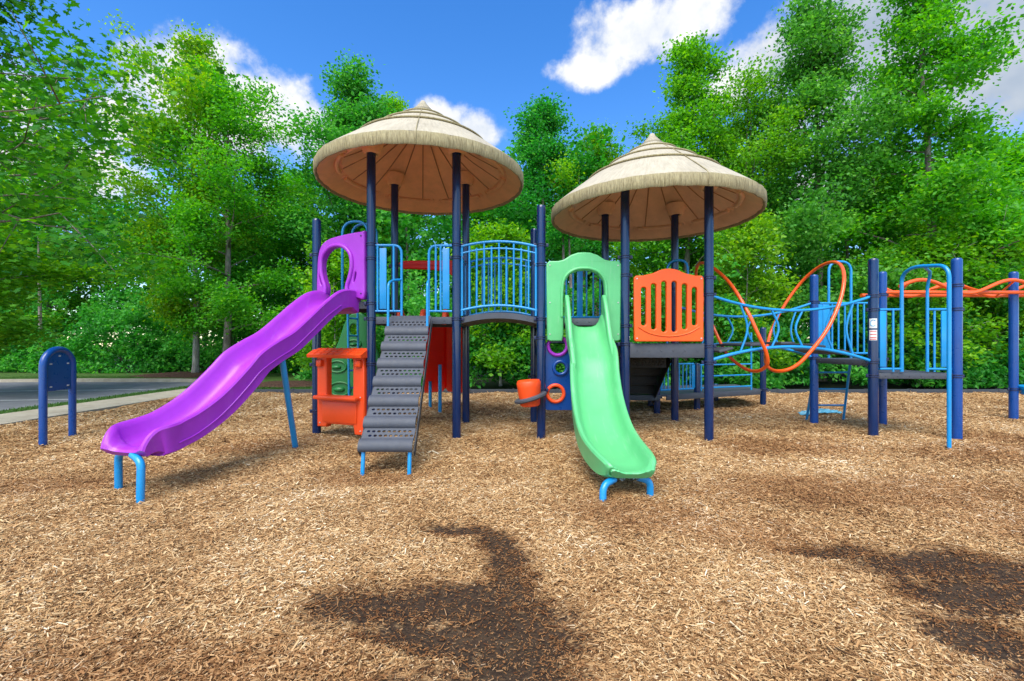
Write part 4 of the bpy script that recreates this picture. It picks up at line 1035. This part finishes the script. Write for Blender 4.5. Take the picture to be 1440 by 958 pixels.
# ------------------------------------------------------------------ small things on the ground
sg_ = empty('sign_board', (-6.48, 6.5, 0), 'blue arched sign board on two posts, seen from behind', 'sign')
u0 = Vector((-6.45, 6.26, 0)); u1 = Vector((-6.51, 6.74, 0)); du = (u1 - u0).normalized(); w_ = (u1 - u0).length; dn = Vector((-du.y, du.x, 0))
if dn.x < 0: dn = -dn
m = MB(); pts = [u0 + Vector((0, 0, -.1)), u0 + Vector((0, 0, 1.05))]
for q in range(1, 12):
    a = math.pi * (1 - q / 12); pts.append(u0 + du * (w_ / 2 + w_ / 2 * math.cos(a)) + Vector((0, 0, 1.05 + .235 * math.sin(a))))
pts += [u1 + Vector((0, 0, 1.05)), u1 + Vector((0, 0, -.1))]
m.tube(pts, .045, 14); m.build('frame', M['cobalt'], sg_)
bo = [(0, .70), (w_, .70), (w_, 1.05)] + [(w_ / 2 + w_ / 2 * math.cos(math.pi * q / 12), 1.05 + .225 * math.sin(math.pi * q / 12)) for q in range(1, 12)] + [(0, 1.05)]
m = MB(); m.add(*outline([bo], .03, .005, u0, du, Vector((0, 0, 1)), dn)); m.build('board', M['cobalt'], sg_)
for a, z in ((.1, 1.08), (w_ - .1, 1.08), (w_ / 2, 1.19), (.1, .76), (w_ - .1, .76)):
    MB().box(u0 + du * a + dn * .018 + Vector((0, 0, z)), (.035, .012, .02), (du, dn, Vector((0, 0, 1))), .004).build('bolt', M['screw'], sg_)

def crumple(name, c, rx, ry, hh, mat, label, cat, seed):
    r2 = np.random.default_rng(seed); n = 14; vs, fs = [], []
    for i in range(n + 1):
        for j in range(n + 1):
            u_, v_ = i / n * 2 - 1, j / n * 2 - 1
            x = c[0] + rx * u_ * (1 + .15 * math.sin(j * 1.3)) + ry * .4 * v_; y_ = c[1] + ry * v_ * (1 + .2 * math.sin(i * .9))
            g_ = float(gh(x, y_)); e = max(0, 1 - u_ * u_) * max(0, 1 - v_ * v_)
            z = g_ + .03 + hh * e * (.5 + .5 * math.sin(i * 1.9 + j * .7)) + float(r2.uniform(0, hh * .4))
            vs.append((x, y_, z))
    for i in range(n):
        for j in range(n): fs.append((i * (n + 1) + j, (i + 1) * (n + 1) + j, (i + 1) * (n + 1) + j + 1, i * (n + 1) + j + 1))
    base = len(vs); vs += [(a, b, cc - .006) for a, b, cc in vs]; fs += [tuple(base + q for q in reversed(f)) for f in list(fs)]
    m = MB().add(vs, fs); o = m.build(name, mat, loc=c, ang=25); tag(o, label, cat)
crumple('plastic_sheet', (5.98, 8.85, 0), .36, .13, .07, M['cloth'], 'crumpled light blue plastic sheet on the chips behind the rung ladder', 'litter', 3)
crumple('paper_scrap', (1.19, 4.55, 0), .10, .08, .07, M['white'], 'crumpled white scrap under the green slide end', 'litter', 5)

lp_ = empty('street_lamp', (-10.5, 19.2, 0), 'black lantern street lamp on a slim pole behind the purple slide', 'street lamp')
m = MB(); m.lathe([(.12, 0), (.11, .1), (.05, .3), (.04, .5), (.034, 2.15), (.06, 2.17), (.05, 2.2)], (-10.5, 19.2, 0), 12); m.build('pole', M['lampblack'], lp_)
m = MB(); m.lathe([(.08, 2.2), (.16, 2.5)], (-10.5, 19.2, 0), 6); m.build('lantern_glass', M['lampglass'], lp_)
m = MB(); m.lathe([(.24, 2.5), (.25, 2.53), (.15, 2.62), (.06, 2.68), (.05, 2.74), (.0005, 2.8)], (-10.5, 19.2, 0), 6)
for q in range(6):
    a = math.pi * q / 3; m.tube([(-10.5 + .085 * math.cos(a), 19.2 + .085 * math.sin(a), 2.2), (-10.5 + .165 * math.cos(a), 19.2 + .165 * math.sin(a), 2.5)], .012, 5)
m.build('lantern_cap', M['lampblack'], lp_)

# ------------------------------------------------------------------ trees
def leaf_arrays(c, size, rs, upb=.5, lobed=False):
    n = len(c)
    nr = rs.normal(0, 1, (n, 3)); nr[:, 2] = np.abs(nr[:, 2]) + upb; nr /= np.linalg.norm(nr, axis=1)[:, None]
    a = rs.normal(0, 1, (n, 3)); a[:, 2] -= .4
    t = a - nr * (a * nr).sum(1)[:, None]; t /= np.linalg.norm(t, axis=1)[:, None] + 1e-9
    b = np.cross(nr, t)
    L = (size * rs.uniform(.6, 1.25, n))[:, None]
    if lobed:
        shp = [(-.5, 0), (-.25, .33), (-.12, .16), (.12, .5), (.2, .18), (.5, 0), (.2, -.18), (.12, -.5), (-.12, -.16), (-.25, -.33)]
        v = np.stack([c + t * L * x + b * L * y + nr * L * (.16 * abs(y)) for x, y in shp], 1)
    else:
        wd = rs.uniform(.28, .42, n)[:, None]; fo = rs.uniform(-.05, .18, n)[:, None]
        v = np.stack([c - t * L * .5, c + b * L * wd + nr * L * fo - t * L * .06, c + t * L * .5 - nr * L * .1, c - b * L * wd + nr * L * fo - t * L * .06], 1)
    k = v.shape[1]
    return v.reshape(-1, 3), np.arange(n * k).reshape(n, k)

def tree_meshes(seed, height, radius, base, nb, nsub, nleaf, lsize, mat, trunk_r=.16, asc=.55, shape='oval', lobed=False, spread=.30, lean=0.0, side=None, name='tree', open_=.6, wob=.10):
    rs = np.random.default_rng(seed); m = MB()
    # trunk
    tp = []
    wx, wy = 0, 0
    for i in range(11):
        f = i / 10; wx += rs.normal(0, .035) * height / 10; wy += rs.normal(0, .035) * height / 10
        tp.append(Vector((wx + lean * f * height, wy, f * height * .97)))
    tp = smooth_pts(tp, 3)
    m.tube(tp, 0, 8, rs=[max(trunk_r * (1 - .93 * i / (len(tp) - 1)) * (1.35 if i == 0 else 1), .012) for i in range(len(tp))])
    def trunk_at(z):
        f = min(max(z / (height * .97), 0), 1) * (len(tp) - 1); i = min(int(f), len(tp) - 2); return tp[i].lerp(tp[i + 1], f - i)
    cs = []
    for k in range(nb):
        f = (k + rs.random()) / nb
        z = base + (height * .96 - base) * f
        if shape == 'oval': rad = radius * (math.sin(math.pi * (.16 + .80 * f)) ** .8)
        elif shape == 'spire': rad = radius * (1 - f) ** 1.0 * (.55 + .45 * min(1, f * 5)) + .42
        else: rad = radius * (.35 + .65 * math.sin(math.pi * min(1, .12 + f)))
        rad *= rs.uniform(.45, 1.3)
        if f < .72 and rs.random() < .10: continue
        az = k * 2.39996 + rs.normal(0, .3)
        if side is not None: az = side + rs.normal(0, .55)
        an = asc * rs.uniform(.6, 1.4) * (.45 + .8 * f)
        p = trunk_at(z); dv = Vector((math.cos(az) * math.cos(an), math.sin(az) * math.cos(an), math.sin(an)))
        br = [p]
        ns = 5
        for s in range(ns):
            dv = (dv + Vector(rs.normal(0, wob, 3)) + Vector((0, 0, .03 if f > .3 else -.03))).normalized()
            br.append(br[-1] + dv * rad / ns)
        r0 = max(trunk_r * .34 * (1 - .75 * f), .014)
        m.tube(br, 0, 5, rs=[max(r0 * (1 - i / (ns + .3)), .006) for i in range(ns + 1)])
        for q in range(nsub):
            ff = .25 + .75 * (q + rs.random()) / nsub
            i = min(int(ff * ns), ns - 1); bp = br[i].lerp(br[i + 1], ff * ns - i)
            d2 = (dv + Vector(rs.normal(0, .75, 3)) * Vector((1, 1, .6)).length * .6).normalized(); ln = rad * rs.uniform(.14, .38) * (1.1 - .4 * ff) + rs.uniform(.12, .42)
            tip = bp + d2 * ln
            if q % 3 == 0: m.tube([bp, bp.lerp(tip, .5) + Vector((0, 0, .03)), tip], 0, 3, rs=[.012, .008, .004])
            for w in (.45, .8, 1.0): cs.append(bp.lerp(tip, w))
    cs = np.array([tuple(c) for c in cs])
    hz = cs[:, 2] / height
    cs = cs[rs.random(len(cs)) < 1.0 - open_ * np.clip((hz - .35) / .6, 0, 1)]
    per = max(1, nleaf // len(cs))
    per = int(per * (1 - .3 * open_))
    clump = rs.uniform(0, 1, len(cs))
    cc = np.repeat(cs, per, 0) + rs.normal(0, 1, (len(cs) * per, 3)) * np.array([spread * 1.15, spread * 1.15, spread * .62])
    tint = np.clip(np.repeat(clump, per) * .62 + rs.uniform(0, .5, len(cc)) - .06, 0, 1)
    v, q = leaf_arrays(cc, lsize, rs, .5, lobed)
    crown = raw_mesh(name + '_crown', v, q, mat, tint, link=False)
    me = bpy.data.meshes.new(name + '_trunk'); me.from_pydata([tuple(x) for x in m.v], [], m.f)
    me.polygons.foreach_set('use_smooth', [True] * len(me.polygons)); me.materials.append(M['pale_bark' if mat is M['leaf_yellow'] else 'bark'])
    return me, crown

def place_tree(meshes, loc, rz, sc, label, name='tree', group='trees around the playground'):
    r_ = empty(name, loc, label, 'tree', group); r_.rotation_euler = (0, 0, rz); r_.scale = (sc[0], sc[0], sc[1])
    for nm, me in (('trunk', meshes[0]), ('crown', meshes[1])):
        o = bpy.data.objects.new(nm, me); COL.objects.link(o); o.parent = r_
    return r_
TA = tree_meshes(1, 13.5, 3.4, 1.9, 31, 10, 56000, .135, M['leaf'], .17, .62, 'oval', name='maple')
TB = tree_meshes(2, 14.0, 3.3, 2.2, 32, 10, 50000, .145, M['leaf_deep'], .16, .55, 'spire', name='poplar')
TC = tree_meshes(3, 12.5, 3.0, 1.8, 29, 10, 52000, .135, M['leaf_yellow'], .14, .6, 'oval', name='birch')
TD = tree_meshes(4, 15.0, 3.4, 2.2, 35, 10, 54000, .15, M['leaf'], .18, .5, 'spire', name='tulip_tree')
def at(px, Y): return ((px - 720) / F * Y, Y, 0)
TREES = [
    (TA, at(318, 18.2), .4, (.95, .90), 'leafy maple with forked trunk just above the purple slide', 'maple_tree'),
    (TC, at(270, 18.9), 2.0, (.95, 1.12), 'slim pale-trunked tree in the mulch bed left of the forked maple', 'birch_tree'),
    (TC, at(-110, 11.5), 1.0, (1.25, .72), 'yellow-green tree reaching over the road behind the blue sign board', 'birch_tree'),
    (TA, at(70, 25), 3.0, (1.2, .92), 'broad tree at the wood edge behind the blue sign board', 'maple_tree'),
    (TB, at(490, 21), .2, (1.1, 1.0), 'tree with a ragged top rising left of the taller canopy', 'poplar_tree'),
    (TD, at(556, 23), 1.3, (.9, .92), 'narrow tree top showing just behind the taller canopy tip', 'tulip_tree'),
    (TB, at(762, 20), 2.2, (1.0, .87), 'pointed tree standing between the two canopies', 'poplar_tree'),
    (TC, at(838, 21), .7, (.85, .88), 'thin-topped tree right of the pointed tree between the canopies', 'birch_tree'),
    (TD, at(962, 18.5), 2.9, (.95, .90), 'tall narrow tree right behind the lower canopy tip', 'tulip_tree'),
    (TA, at(1052, 18), 1.9, (.85, .86), 'rounder tree above the orange loops', 'maple_tree'),
    (TB, at(1155, 16.5), 4.0, (.95, 1.0), 'very tall spire-shaped tree above the low deck', 'poplar_tree'),
    (TD, at(1312, 15.2), .9, (.95, .96), 'tallest tree, above the orange overhead ladder', 'tulip_tree'),
    (TA, at(1450, 17), 5.0, (1.1, .68), 'bushy tree at the photo edge right of the tallest tree', 'maple_tree'),
    (TA, at(690, 24), 4.2, (1.1, .68), 'low rounded tree seen under the taller canopy edge', 'maple_tree'),
    (TC, at(1240, 20), 2.6, (1.1, .70), 'pale leafy tree filling the gap between the two tallest trees', 'birch_tree'),
    (TA, at(420, 24), 5.5, (1.1, .78), 'tree crown between the forked maple and taller canopy', 'maple_tree'),
]
for ms, loc, rz, sc, lab, nm in TREES: place_tree(ms, loc, rz, sc, lab, nm)
# tree outside the frame whose boughs hang into the top corner
TS = tree_meshes(12, 5.2, 1.3, .5, 26, 8, 13000, .13, M['leaf_yellow'], .045, .6, 'oval', name='sapling', spread=.2, open_=.3)
for px_, Y_, rz, sc, lab in ((470, 15.6, .3, (1, .9), 'slender sapling at the wood edge seen past the shop counter'), (705, 14.6, 1.9, (1.1, .95), 'leafy sapling seen under the arched bridge'),
                             (1050, 14.7, 2.7, (1.0, 1.0), 'sapling at the wood edge behind the orange loops'), (1290, 14.6, 4.1, (1.15, .9), 'sapling at the wood edge behind the sliding pole'), (1400, 15.0, 5.3, (1.0, 1.1), 'tall sapling left of the farthest post')):
    place_tree(TS, at(px_, Y_), rz, sc, lab, 'sapling', 'saplings along the wood edge')
TN = tree_meshes(9, 9.5, 4.5, 3.7, 22, 8, 9500, .12, M['leaf_near'], .13, .28, 'dome', lobed=True, spread=.22, side=.15, wob=.26, open_=.1, name='overhanging_tree')
place_tree(TN, (-9.7, 6.9, 0), 0.0, (1, .82), 'near tree whose lobed-leaf boughs hang in from the top left corner', 'maple_tree')

# woodland mass behind, and the understorey along its edge
def wood(name, n, fx, lsize, mat, label, clump_r, clumps, seed, upb=.35):
    rs = np.random.default_rng(seed); C_ = []
    R_ = []
    while len(C_) < clumps:
        p, r = fx(rs)
        C_.append(p); R_.append(r)
    C_ = np.array(C_); R_ = np.array(R_)
    per = n // clumps
    dirs = rs.normal(0, 1, (clumps * per, 3)); dirs /= np.linalg.norm(dirs, axis=1)[:, None]
    rad = np.repeat(R_, per) * rs.uniform(.55, 1.08, clumps * per)
    c = np.repeat(C_, per, 0) + dirs * rad[:, None] * np.array([1, 1, .72])
    ok = c[:, 2] > .02; c = c[ok]
    tint = np.clip(np.repeat(rs.uniform(0, .6, clumps), per)[ok] + rs.uniform(0, .5, len(c)) - .05, 0, 1)
    v, q = leaf_arrays(c, lsize, rs, upb)
    o = raw_mesh(name, v, q, mat, tint)
    return tag(o, label, name.replace('_', ' '), kind='stuff')
def edge_y(x): return 14.1 + .5 * math.sin(x * .75) + (6.6 if x < -8 else 0) + (2.6 if -8 <= x < -3 else 0)
def bumpy(x, k=0): return .5 + .25 * math.sin(x * 1.3 + k) + .16 * math.sin(x * 2.9 + 1.7 + k) + .12 * math.sin(x * 6.1 + 4 * k)
def f_under(rs):
    while True:
        x = rs.uniform(-30, 19); dy = abs(rs.normal(0, 1.2)) + .7 * bumpy(x, 2); y = edge_y(x) + dy - .3
        z = .05 + rs.uniform(0, 1.0) ** 1.25 * (.7 + 2.6 * bumpy(x) + .7 * dy)
        if bumpy(x * .8 + z * 1.1, 5) > .28 + .2 * rs.random(): return (x, y, z), rs.uniform(.18, .62) ** 1.0 + .08
wood('undergrowth', 150000, f_under, .15, M['leaf_deep'], 'dense green undergrowth along the edge of the wood', 0, 1500, 21)
def f_wood(rs):
    x = rs.uniform(-42, 34); y = 19 + rs.uniform(0, 9) + (3 if x < -8 else 0); z = rs.uniform(.0, 1) ** 1.0 * (9.9 + 1.0 * math.sin(x * .7) + .7 * math.sin(x * 1.9 + 1))
    return (x, y, z), rs.uniform(.6, 1.25)
wood('woodland', 230000, f_wood, .25, M['leaf_wood'], 'deep green woodland mass behind the trees', 0, 1900, 22)
# slender trunks inside the wood: part of that same mass
tm = MB(); rs_ = random.Random(5)
for q in range(60):
    x = rs_.uniform(-38, 32); y = 18 + rs_.uniform(0, 8) + (3 if x < -8 else 0); h = rs_.uniform(6, 9); l_ = rs_.uniform(-.4, .4)
    tm.tube([(x, y, -.1), (x + l_ * .5, y, h * .5), (x + l_, y, h)], 0, 6, rs=[rs_.uniform(.08, .15), .07, .03])
o = tm.build('woodland_trunks', M['bark']); tag(o, 'slender trunks standing inside the woodland', 'tree trunks', kind='stuff')
